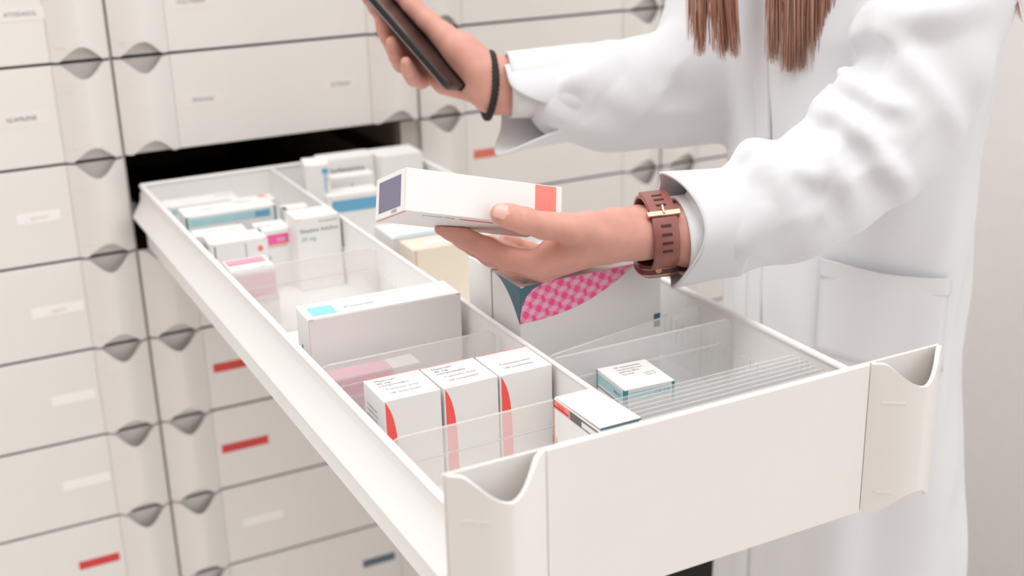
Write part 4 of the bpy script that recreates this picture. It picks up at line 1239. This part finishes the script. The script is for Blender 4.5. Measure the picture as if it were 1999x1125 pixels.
for sy in (-1, 1):
    F.cone((hx - 0.070, CY + sy * 0.030, 0.503), (hx - 0.070, CY + sy * 0.028, 0.503), 0.013, 0.013, 0.006, '-')   # eye sockets
    F.cone((hx + 0.015, CY + sy * 0.076, 0.51), (hx + 0.012, CY + sy * 0.074, 0.475), 0.016, 0.010, 0.01)           # ears
    F.cone((CX, CY + sy * 0.060, -0.10), (CX, CY + sy * 0.075, -0.50), 0.066, 0.046, 0.03)
    F.cone((CX, CY + sy * 0.075, -0.50), (CX + 0.02, CY + sy * 0.09, -0.92), 0.050, 0.034, 0.03)
    F.cone((CX + 0.02, CY + sy * 0.09, -0.945), (CX - 0.13, CY + sy * 0.10, -0.955), 0.032, 0.024, 0.03)
F.cone((hx - 0.078, CY - 0.022, 0.441), (hx - 0.078, CY + 0.022, 0.441), 0.006, 0.006, 0.006)      # lips
F.chain([(CX, CY - 0.10, 0.25), SPEC['LA']['shoulder'], SPEC['LA']['elbow'], tuple(wf + (ef - wf) * 0.3)], [0.045, 0.040, 0.030, 0.027], 0.02)
F.chain([(CX, CY + 0.10, 0.25), SPEC['RA']['shoulder'], SPEC['RA']['elbow'], tuple((np.array(RA['wrist_a']) + np.array(RA['wrist_b'])) / 2 * 0.7 + er * 0.3)], [0.045, 0.040, 0.030, 0.026], 0.02)
core = F.mesh(1)
body = np_mesh('body', [(to_person(V), Q) for V, Q in (core, left_hand, right_hand)], SKIN, person)

# thumb nail on the near hand
def nail(center, toward, out, wdt, lng, name='fingernail'):
    """a thin curved plate: centre, direction of the tip, outward direction"""
    t = Vector(toward).normalized(); n = Vector(out); n = (n - t * n.dot(t)).normalized(); s = n.cross(t)
    mb = MB(); K, J = 10, 10; P_ = np.zeros((K + 1, J + 1, 3))
    for i in range(K + 1):
        for j in range(J + 1):
            u = 2 * i / K - 1; v = 2 * j / J - 1
            e = (1 - abs(v) ** 3.2) ** 0.5 if abs(v) < 1 else 0
            x = u * wdt / 2 * (0.55 + 0.45 * e); y = v * lng / 2
            z = -abs(u) ** 2 * wdt * 0.17 - max(0, v) ** 2 * 0.0006
            p = Vector(center) + s * x + t * y + n * z
            P_[i, j] = to_person(np.array(p))
    mb.grid(P_, NAIL)
    o = mb.build(name, person, smooth=60)
    md = o.modifiers.new('thickness', 'SOLIDIFY'); md.thickness = 0.0005; md.offset = 0
    return o
th = LH['thumb']
view = (Vector(cam.location) - Vector(th[-1])).normalized()
nail(Vector(LH['nail'][0]) * 0.5 + Vector(LH['nail'][1]) * 0.5, Vector(th[-1]) - Vector(th[-2]), Vector((-0.35, -0.80, 0.48)), 0.0125, 0.0135)

# ------------------------------------------------------------------ lab coat
F = Field((0.27, -0.93, -0.66), (0.80, -0.33, 0.42), 0.0031)
FA = np.array([-0.996, 0.087]); SA = np.array([-0.087, -0.996])      # facing and sideways (towards the left shoulder)
ZK = [-0.70, -0.45, -0.25, -0.10, 0.05, 0.18, 0.27, 0.32, 0.36, 0.42]
AK = [0.178, 0.165, 0.154, 0.148, 0.148, 0.158, 0.155, 0.120, 0.075, 0.060]
BK = [0.128, 0.116, 0.109, 0.105, 0.104, 0.109, 0.104, 0.085, 0.070, 0.060]
OFF = [0.022, 0.016, 0.008, 0.0, 0.0, 0.0, 0.0, 0.0, 0.0, 0.0]
def torso(X, Y, Z):
    a = np.interp(Z, ZK, AK); b = np.interp(Z, ZK, BK); of = np.interp(Z, ZK, OFF)
    dx = X - CX - of * 0.75; dy = Y - CY + of * 0.66
    s = dx * SA[0] + dy * SA[1]; f = dx * FA[0] + dy * FA[1]
    ang = np.arctan2(s, f)
    low = np.clip((0.05 - Z) / 0.4, 0, 1)
    wob = 0.004 * np.sin(7 * ang + 5 * Z + 0.6) * (0.25 + low) + 0.0025 * np.sin(13 * ang - 9 * Z + 2) * (0.3 + low) + 0.002 * np.sin(26 * Z + 3 * ang) * (1 - low)
    return (np.sqrt((s / a) ** 2 + (f / b) ** 2) - 1) * np.minimum(a, b) + wob
F.func(torso, (0.27, -0.93, -0.64), (0.80, -0.33, 0.40), 0.001)
ls = SPEC['LS']; rs = SPEC['RS']
F.chain([p for p, r in ls[1:]], [r for p, r in ls[1:]], 0.010)
F.chain([p for p, r in rs[1:]], [r for p, r in rs[1:]], 0.026)
F.cone(ls[-1][0], (CX, CY - 0.07, 0.32), 0.068, 0.045, 0.05); F.cone(rs[-1][0], (CX, CY + 0.07, 0.32), 0.068, 0.045, 0.05)
F.warp(lambda X, Y, Z: 0.0016 * np.sin(62 * X + 21 * Y - 35 * Z) * np.sin(33 * Y + 18 * Z + 1.0) + 0.0010 * np.sin(110 * X - 40 * Z + 60 * Y))
for pts, rr in SPEC['LB']: F.chain(pts, rr, 0.017)      # cloth bunched in the crook of the near arm
for sg, pts, r, k in SPEC['LF']: F.ridge(sg, pts, r, k)
for sg, pts, r, k in SPEC['RF']: F.ridge(sg, pts, r, k)
V, Q = F.mesh(1)
coat = np_mesh('lab_coat', [(to_person(V), Q)], COAT, person)
def coat_pt(ang, z, lift=0.0):
    """a point on the coat's torso surface: angle from the facing direction towards the left side"""
    lo, hi = 0.02, 0.26
    for _ in range(26):
        m = (lo + hi) / 2
        x = CX + (FA[0] * math.cos(ang) + SA[0] * math.sin(ang)) * m; y = CY + (FA[1] * math.cos(ang) + SA[1] * math.sin(ang)) * m
        if float(torso(np.array(x), np.array(y), np.array(z))) < 0: lo = m
        else: hi = m
    m = lo + lift
    return np.array((CX + (FA[0] * math.cos(ang) + SA[0] * math.sin(ang)) * m, CY + (FA[1] * math.cos(ang) + SA[1] * math.sin(ang)) * m, z))
def patch(name, a0, a1, z0, z1, lift, th, m, na=16, nz=12, bow=0.0, tilt=0.0):
    mb = MB(); P_ = np.zeros((na + 1, nz + 1, 3))
    for i in range(na + 1):
        for j in range(nz + 1):
            u, v = i / na, j / nz
            zt = z1 + tilt * (u - 0.5); zb = z0 + tilt * (u - 0.5)
            P_[i, j] = to_person(coat_pt(a0 + (a1 - a0) * u, zb + (zt - zb) * v, lift + bow * math.sin(math.pi * u) * v))
    mb.grid(P_, m)
    o = mb.build(name, coat, smooth=50)
    md = o.modifiers.new('thickness', 'SOLIDIFY'); md.thickness = th; md.offset = 0
    return o
patch('pocket', 0.77, 1.59, -0.122, -0.030, 0.0035, 0.0022, COAT, bow=0.006, tilt=-0.012)
patch('pocket_hem', 0.765, 1.595, -0.046, -0.029, 0.0055, 0.0022, COAT, bow=0.006, tilt=-0.012)
patch('button_placket', -0.10, 0.14, -0.62, 0.30, 0.0010, 0.0022, COAT, na=6, nz=46)
def cuff(name, A_, B_, ra, rb, edge, parent, m, n=64, k=12, th=0.0022, flat=1.0, updir=(0, 0, 1), wave=0.001):
    """a sleeve end: a thin tube from its opening A_ to B_; edge(angle) shifts the opening along the axis"""
    a = Vector(A_); b = Vector(B_); ax = (b - a); L = ax.length; ax.normalize()
    u = Vector(updir); u = (u - ax * u.dot(ax)).normalized(); w = ax.cross(u)
    P_ = np.zeros((n, k + 1, 3))
    for i in range(n):
        t = 2 * math.pi * i / n
        for j in range(k + 1):
            v = j / k
            e, dr = edge(t)
            d = e + (L - e) * v
            r = ra + (rb - ra) * v + dr * (1 - v) ** 1.5 + wave * math.sin(5 * t + 3 * v) * (1 - v)
            p = a + ax * d + u * (math.cos(t) * r) + w * (math.sin(t) * r * flat)
            P_[i, j] = to_person(np.array(p))
    mb = MB(); mb.grid(P_, m, close_u=True)
    o = mb.build(name, parent, smooth=60)
    md = o.modifiers.new('thickness', 'SOLIDIFY'); md.thickness = th; md.offset = 0
    return o
toC = np.array(cam.location)
# near cuff: slit on the thumb side, its two corners standing off
lc = SPEC['LC']
axl = (Vector(lc['b']) - Vector(lc['a'])).normalized()
ux = Vector((0, 0, 1)); ux = (ux - axl * ux.dot(axl)).normalized(); wx = axl.cross(ux)
cv = (Vector(cam.location) - Vector(lc['a'])).normalized()
tcam = math.atan2(cv.dot(wx), cv.dot(ux))
def ledge(t):
    d = (t - tcam + math.pi) % (2 * math.pi) - math.pi
    q = math.exp(-(d / 0.95) ** 2)
    up_ = math.exp(-((d + 1.45) / 0.35) ** 2) + math.exp(-((d - 1.45) / 0.35) ** 2)
    return (0.016 * q - 0.007 * up_, 0.006 * up_)
cuff('cuff', lc['a'], lc['b'], 0.0425, 0.0455, ledge, coat, COAT)
wc = (Vector(LA['fore_n']) + Vector(LA['fore_f'])) / 2
cuff('rib_cuff', wc - axl * 0.008, wc + axl * 0.035, 0.0315, 0.0325, lambda t: (0, 0), coat, RIBKNIT, th=0.0032, flat=1.25, wave=0.0)
rc = SPEC['RC']
axr = (Vector(rc['b']) - Vector(rc['a'])).normalized()
uxr = Vector((0, 0, 1)); uxr = (uxr - axr * uxr.dot(axr)).normalized(); wxr = axr.cross(uxr)
cvr = (Vector(cam.location) - Vector(rc['a'])).normalized()
tcr = math.atan2(cvr.dot(wxr), cvr.dot(uxr))
def adiff(a, b): return (a - b + math.pi) % (2 * math.pi) - math.pi
sgr = 1 if adiff(math.pi, tcr) > 0 else -1
def redge(t):
    # the unbuttoned far cuff: cut back on the near lower side, its tail hanging below the wrist
    ph = sgr * adiff(t, tcr)
    e = 0.010 + 0.070 * math.exp(-((ph - 0.55) / 0.55) ** 2) - 0.014 * math.exp(-((ph - 1.75) / 0.55) ** 2)
    return (e, 0.016 * math.exp(-((ph - 1.65) / 0.75) ** 2))
cuff('cuff', rc['a'], rc['b'], 0.038, 0.0455, redge, coat, COAT, k=18)
rw = (Vector(RA['wrist_a']) + Vector(RA['wrist_b'])) / 2; rax = (Vector(rc['b']) - Vector(rc['a'])).normalized()
cuff('rib_cuff', rw + rax * 0.013, rw + rax * 0.10, 0.0330, 0.037, lambda t: (0, 0), coat, RIBKNIT, th=0.003, wave=0.0)

# ------------------------------------------------------------------ trousers, shoes
mb = MB()
for sy in (-1, 1):
    mb.tube(to_person(np.array([(CX + .01, CY + sy * 0.060, -0.14), (CX + .01, CY + sy * 0.076, -0.5), (CX + 0.02, CY + sy * 0.089, -0.93)])), [0.070, 0.060, 0.052], TROUSER, 24)
mb.build('trousers', person, smooth=60)
for sy in (-1, 1):
    mb = MB(); mb.tube(to_person(np.array([(CX + 0.06, CY + sy * 0.09, -0.945), (CX + 0.02, CY + sy * 0.09, -0.937), (CX - 0.08, CY + sy * 0.097, -0.943), (CX - 0.17, CY + sy * 0.103, -0.957)])), [0.030, 0.042, 0.037, 0.022], SHOE, 18)
    mb.build('shoe', person, smooth=60)

# ------------------------------------------------------------------ hair
rng = random.Random(5)
def lock(mb, roots, tips, nstr, rad, spread=1.0):
    def lerp(Ps, t):
        q = t * (len(Ps) - 1); k = min(int(q), len(Ps) - 2); f = q - k
        return Vector(Ps[k]) * (1 - f) + Vector(Ps[k + 1]) * f
    for i in range(nstr):
        t = rng.random(); dep = rng.random()
        a = lerp(roots, t); b = lerp(tips, t)
        # strands gather in small wisps
        wisp = math.floor(t * 9); wr_ = random.Random(wisp * 7 + int(rad * 10000) + nstr)
        b = b + Vector((wr_.gauss(0, .003), wr_.gauss(0, .004), wr_.gauss(0, .0035))) * spread + Vector((rng.gauss(0, .0016), rng.gauss(0, .0022), abs(rng.gauss(0, .0065)))) * spread
        dd = Vector((-0.012 * dep, rng.gauss(0, .0015), 0)); ph = rng.random() * 6
        n = 11; pts = []; rr = []
        for j in range(n):
            v = j / (n - 1)
            p = a * (1 - v) + b * v + dd * (0.4 + math.sin(math.pi * v)) + Vector((-0.008 * math.sin(math.pi * v), 0.0010 * math.sin(4 * v + ph), 0))
            pts.append(tuple(p - Vector(FEET))); rr.append(rad * (1.0 if v < 0.72 else max(0.12, 1 - (v - 0.72) * 3.1)))
        mb.tube(pts, rr, HAIRS[rng.choice((0, 0, 1, 2))], 4, cap=False)
hc = MB()
TOPZ = 0.50
lock(hc, [(0.520, -0.542, TOPZ), (0.492, -0.578, TOPZ)], [(0.434, -0.592, 0.168), (0.452, -0.610, 0.160), (0.466, -0.621, 0.157)], 480, 0.00085)
lock(hc, [(0.490, -0.684, TOPZ), (0.522, -0.724, TOPZ)], [(0.476, -0.656, 0.160), (0.497, -0.676, 0.148), (0.522, -0.699, 0.150)], 620, 0.00085)
lock(hc, [(0.585, -0.722, TOPZ), (0.60, -0.722, TOPZ)], [(0.6065, -0.8225, 0.204), (0.6095, -0.8215, 0.196)], 22, 0.0007, 0.3)
# the rest of the hair around the head
for i in range(420):
    az = rng.uniform(0.62, 2 * math.pi - 0.62)          # measured from the face
    top = Vector((hx + 0.025, CY, 0.62)); fx = -1
    d = Vector((-math.cos(az), -math.sin(az), 0))
    pts = []
    for j in range(7):
        v = j / 6
        r = 0.094 * math.sin(min(1.0, v * 2.2) * math.pi / 2) + 0.006 * v
        p = Vector((hx + 0.02, CY, 0.535)) + d * r + Vector((0, 0, 0.092 * math.cos(min(1, v * 1.9) * math.pi / 2) - max(0, v - 0.5) * (0.38 if abs(az - math.pi) < 1.3 else 0.16)))
        pts.append(tuple(p - Vector(FEET)))
    hc.tube(pts, 0.0022, HAIRS[i % 3], 4, cap=False)
hc.build('hair', person, smooth=60)

# ------------------------------------------------------------------ wristwatch
wk = SPEC['WATCH']
wa, wb_, wcn = Vector(wk['a']), Vector(wk['b']), Vector(wk['c'])
wax = (wb_ - wa).normalized()
wz = Vector((0, 0, 1)); wz = (wz - wax * wz.dot(wax)).normalized()      # palm side, up
wy = wax.cross(wz)
watch = empty('wristwatch', wcn, None, 'brown strapped wristwatch with rose gold buckle on the wrist at the white cuff', 'watch')
M4 = Matrix((wax, wy, wz)).transposed().to_4x4()
watch.rotation_euler = M4.to_euler()
RY, RZ = 0.0336, 0.0272
def ring(off, t): 
    return ((RY + off) * math.cos(t), (RZ + off) * math.sin(t))
def band(mb, t0, t1, hw, o0, o1, m, n=40, hwf=None):
    P_ = []
    for i in range(n + 1):
        t = t0 + (t1 - t0) * i / n
        h = hwf(i / n) if hwf else hw
        a0 = ring(o0, t); a1 = ring(o1, t)
        P_.append([(-h, *a0), (-h, *a1), (-h + 0.001, *ring(o1 + 0.0003, t)), (h - 0.001, *ring(o1 + 0.0003, t)), (h, *a1), (h, *a0)])
    mb.grid(np.array(P_), m, close_v=True)
mb = MB()
band(mb, -math.pi * 0.32, math.pi * 0.70, 0.0108, 0.0002, 0.0026, STRAP, 48)
s1 = mb.build('strap', watch, smooth=40, fix=True)
mb = MB()
band(mb, math.pi * 0.40, math.pi * 1.32, 0.0105, 0.0028, 0.0050, STRAP, 44)
mb.build('strap', watch, smooth=40, fix=True)
# slots along the strap
hb_ = MB()
for t in [math.pi * q for q in (0.56, 0.62, 0.68, 0.86, 0.93, 1.00, 1.07)]:
    y, z = ring(0.00535 if t > 0.40 * math.pi else 0.003, t); a = math.atan2(math.sin(t) * RY, math.cos(t) * RZ)
    Mx = Matrix.Translation((0, y, z)) @ Matrix.Rotation(a, 4, 'X')
    for x in (0.0,):
        hb_.box(x - 0.0042, x + 0.0042, -0.0004, 0.0004, -0.0011, 0.0011, STRAPIN, Mx)
hb_.build('strap_slots', s1, smooth=0)
# buckle and keeper loop
mb = MB()
t = math.pi * 0.765; 
for tt, wd in ((math.pi * 0.76, 0.0128), ):
    y, z = ring(0.0062, tt); a = math.atan2(math.sin(tt) * RY, math.cos(tt) * RZ)
    Mx = Matrix.Translation((0, y, z)) @ Matrix.Rotation(a, 4, 'X')
    mb.rbox(-wd, wd, -0.0008, 0.0009, -0.0026, 0.0026, 0.0006, ROSEGOLD, Mx)
    for s_ in (-1, 1): mb.rbox(s_ * wd - 0.0011, s_ * wd + 0.0011, -0.0062, 0.0009, -0.0026, 0.0026, 0.0005, ROSEGOLD, Mx)
    mb.rbox(-0.0011, 0.0011, 0.0002, 0.0018, -0.0075, 0.0010, 0.0004, ROSEGOLD, Mx)
mb.build('buckle', watch, smooth=40)
mb = MB()
y, z = 0, -RZ - 0.004
prof = []
for k in range(40):
    a = 2 * math.pi * k / 40
    prof.append((math.copysign(abs(math.cos(a)) ** 0.55, math.cos(a)) * 0.0185, math.copysign(abs(math.sin(a)) ** 0.55, math.sin(a)) * 0.0190))
def caselayer(zz, s_): return [(p[0] * s_, p[1] * s_, zz) for p in prof]
mb.grid(np.array([caselayer(z + 0.0040, 0.90), caselayer(z + 0.0030, 1.0), caselayer(z - 0.0030, 1.0), caselayer(z - 0.0045, 0.92)]), ROSEGOLD, close_v=True)
mb.poly(caselayer(z + 0.0040, 0.90), ROSEGOLD)
cs = mb.build('case', watch, smooth=40, fix=True)
mb = MB(); mb.grid(np.array([caselayer(z + 0.0062, 0.80), caselayer(z + 0.0062, 0.97), caselayer(z + 0.0010, 1.012), caselayer(z - 0.0018, 1.012)]), CASEBROWN, close_v=True); mb.poly(caselayer(z + 0.0062, 0.80), CASEBROWN); mb.build('case_back', cs, smooth=40, fix=True)
mb = MB(); mb.tube([(-0.004, -0.0185, z + 0.0025), (-0.004, -0.0205, z + 0.0025)], 0.0028, ROSEGOLD, 14); mb.build('push_button', cs, smooth=40)
mb = MB(); mb.grid(np.array([caselayer(z - 0.0044, 0.90), caselayer(z - 0.0056, 0.84)]), GLASS, close_v=True); mb.poly(caselayer(z - 0.0056, 0.84), GLASS)
mb.build('watch_glass', cs, smooth=40, fix=True)

# ------------------------------------------------------------------ black hair tie on the far wrist
br = SPEC['BR']
bc = Vector(br['c']); bax = (Vector(br['b']) - Vector(br['a'])).normalized()
mid_ab = (Vector(RA['wrist_a']) - Vector(RA['wrist_b'])).normalized()
bu = (mid_ab - bax * mid_ab.dot(bax)).normalized(); bw = bax.cross(bu)
mb = MB()
tocam = (Vector(cam.location) - bc).normalized()
for ph in (0, 2.094, 4.189):
    pts = []
    for k in range(97):
        t = 2 * math.pi * k / 96
        tw = 14 * t + ph
        rr = 0.0022
        c_ = bu * (math.cos(t) * (0.0335 + rr * 0.6 * math.cos(tw))) + bw * (math.sin(t) * (0.0262 + rr * 0.6 * math.cos(tw)))
        c_ = c_ + bax * (rr * math.sin(tw) + 0.008 * c_.normalized().dot(tocam) - 0.005 * math.cos(t))
        pts.append(tuple(c_))
    mb.tube(pts, 0.0021, BLACKBAND, 8, cap=False)
tag(mb.build('hair_tie', None, smooth=60, loc=bc), 'black braided elastic hair tie worn on the wrist of the phone hand', 'bracelet')

# ------------------------------------------------------------------ smartphone
ph_ = SPEC['PHONE']
pl_, pw_, pn_ = Vector(ph_['l']), Vector(ph_['w']), Vector(ph_['n'])
pn_ = pl_.cross(pw_) if pl_.cross(pw_).dot(pn_) > 0 else pw_.cross(pl_)
phone = empty('smartphone', Vector(ph_['corner']), None, 'black smartphone seen edge-on, held up by the hand with the hair tie', 'phone')
right = pw_; 
M4 = Matrix((pw_, pl_, pw_.cross(pl_))).transposed().to_4x4()
phone.rotation_euler = M4.to_euler()
nz = 1 if pw_.cross(pl_).dot(pn_) > 0 else -1
def rrect(x0, x1, y0, y1, r, n=6):
    out = []
    for cx, cy, a0 in ((x1 - r, y0 + r, -90), (x1 - r, y1 - r, 0), (x0 + r, y1 - r, 90), (x0 + r, y0 + r, 180)):
        for k in range(n + 1):
            a = math.radians(a0 + 90 * k / n); out.append((cx + r * math.cos(a), cy + r * math.sin(a)))
    return out
def slab(mb, x0, x1, y0, y1, r, levels, m):
    rings_ = []
    for z, ins in levels: rings_.append([(x, y, z) for x, y in rrect(x0 + ins, x1 - ins, y0 + ins, y1 - ins, max(r - ins, 0.001))])
    mb.grid(np.array(rings_), m, close_v=True); mb.poly(rings_[0][::-1], m); mb.poly(rings_[-1], m)
T = 0.0080
mb = MB(); slab(mb, 0, 0.072, 0, 0.150, 0.010, [(-T / 2, 0.0016), (-T / 2 + 0.0012, 0.0003), (-T / 2 + 0.002, 0), (T / 2 - 0.002, 0), (T / 2 - 0.0008, 0.0003), (T / 2, 0.0014)], PHONEBODY)
mb.box(-0.0005, 0.0002, 0.040, 0.052, -0.0012, 0.0012, PHONEBODY); mb.box(-0.0005, 0.0002, 0.060, 0.084, -0.0012, 0.0012, PHONEBODY)
mb.build('phone_body', phone, smooth=40, fix=True)
mb = MB(); slab(mb, -0.0003, 0.0723, -0.0003, 0.1503, 0.010, [(-nz * 0.0036 - 0.0006, 0.0006), (-nz * 0.0036, 0.0), (-nz * 0.0036 + 0.0006, 0.0006)], PHONESIDE); mb.build('rim_band', phone, smooth=40, fix=True)
mb = MB(); slab(mb, 0.0012, 0.0708, 0.0012, 0.1488, 0.009, [(nz * (T / 2) - 0.0001, 0), (nz * (T / 2 + 0.0004), 0.0004)] if nz > 0 else [(nz * (T / 2 + 0.0004), 0.0004), (nz * (T / 2) + 0.0001, 0)], GLASS)
mb.build('screen', phone, smooth=40, fix=True)

# ------------------------------------------------------------------ the box held over the drawer
def deco_held(mb, dm):
    w, d, h = dm
    rect(mb, 'left', dm, 0.007, 0.005, d - 0.008, h - 0.004, VIOLET); write(mb, 'left', dm, '650882', d - 0.026, 0.0015, 0.0038, INK)
    x0, x1 = w * 0.818, w * 0.958
    rect(mb, 'front', dm, x0, h * 0.30, x1, h - 0.0006, SALMON)
    wave = [(x0 + (x1 - x0) * k / 16, h * (0.30 + 0.05 * math.sin(k * 0.55))) for k in range(17)]
    decal(mb, 'front', dm, [(x0, 0.0)] + [(x1, 0.0)] + wave[::-1], ROSE, EPS * 1.5)
    rect(mb, 'bottom', dm, 0.0005, 0.0, 0.0022, d, SALMON)
    rect(mb, 'bottom', dm, 0.052, d - 0.012, 0.082, d - 0.009, RED); write(mb, 'bottom', dm, 'pomada 30 g', 0.020, d - 0.011, 0.0052, DINK)
    rect(mb, 'front', dm, 0.0, 0.0, 0.0005, h, FLAPEDGE)
vb = HELD_ROT
Rb = Euler(vb, 'XYZ').to_matrix()
cb = Vector(HELD_POS) + Rb @ Vector((0, 0, -0.017))
held = carton('medicine_box', HELD_DIM, 'white medicine box with a violet end and salmon stripe, held in the near hand', cb, 0, deco=deco_held, lid=False)
held.rotation_euler = vb
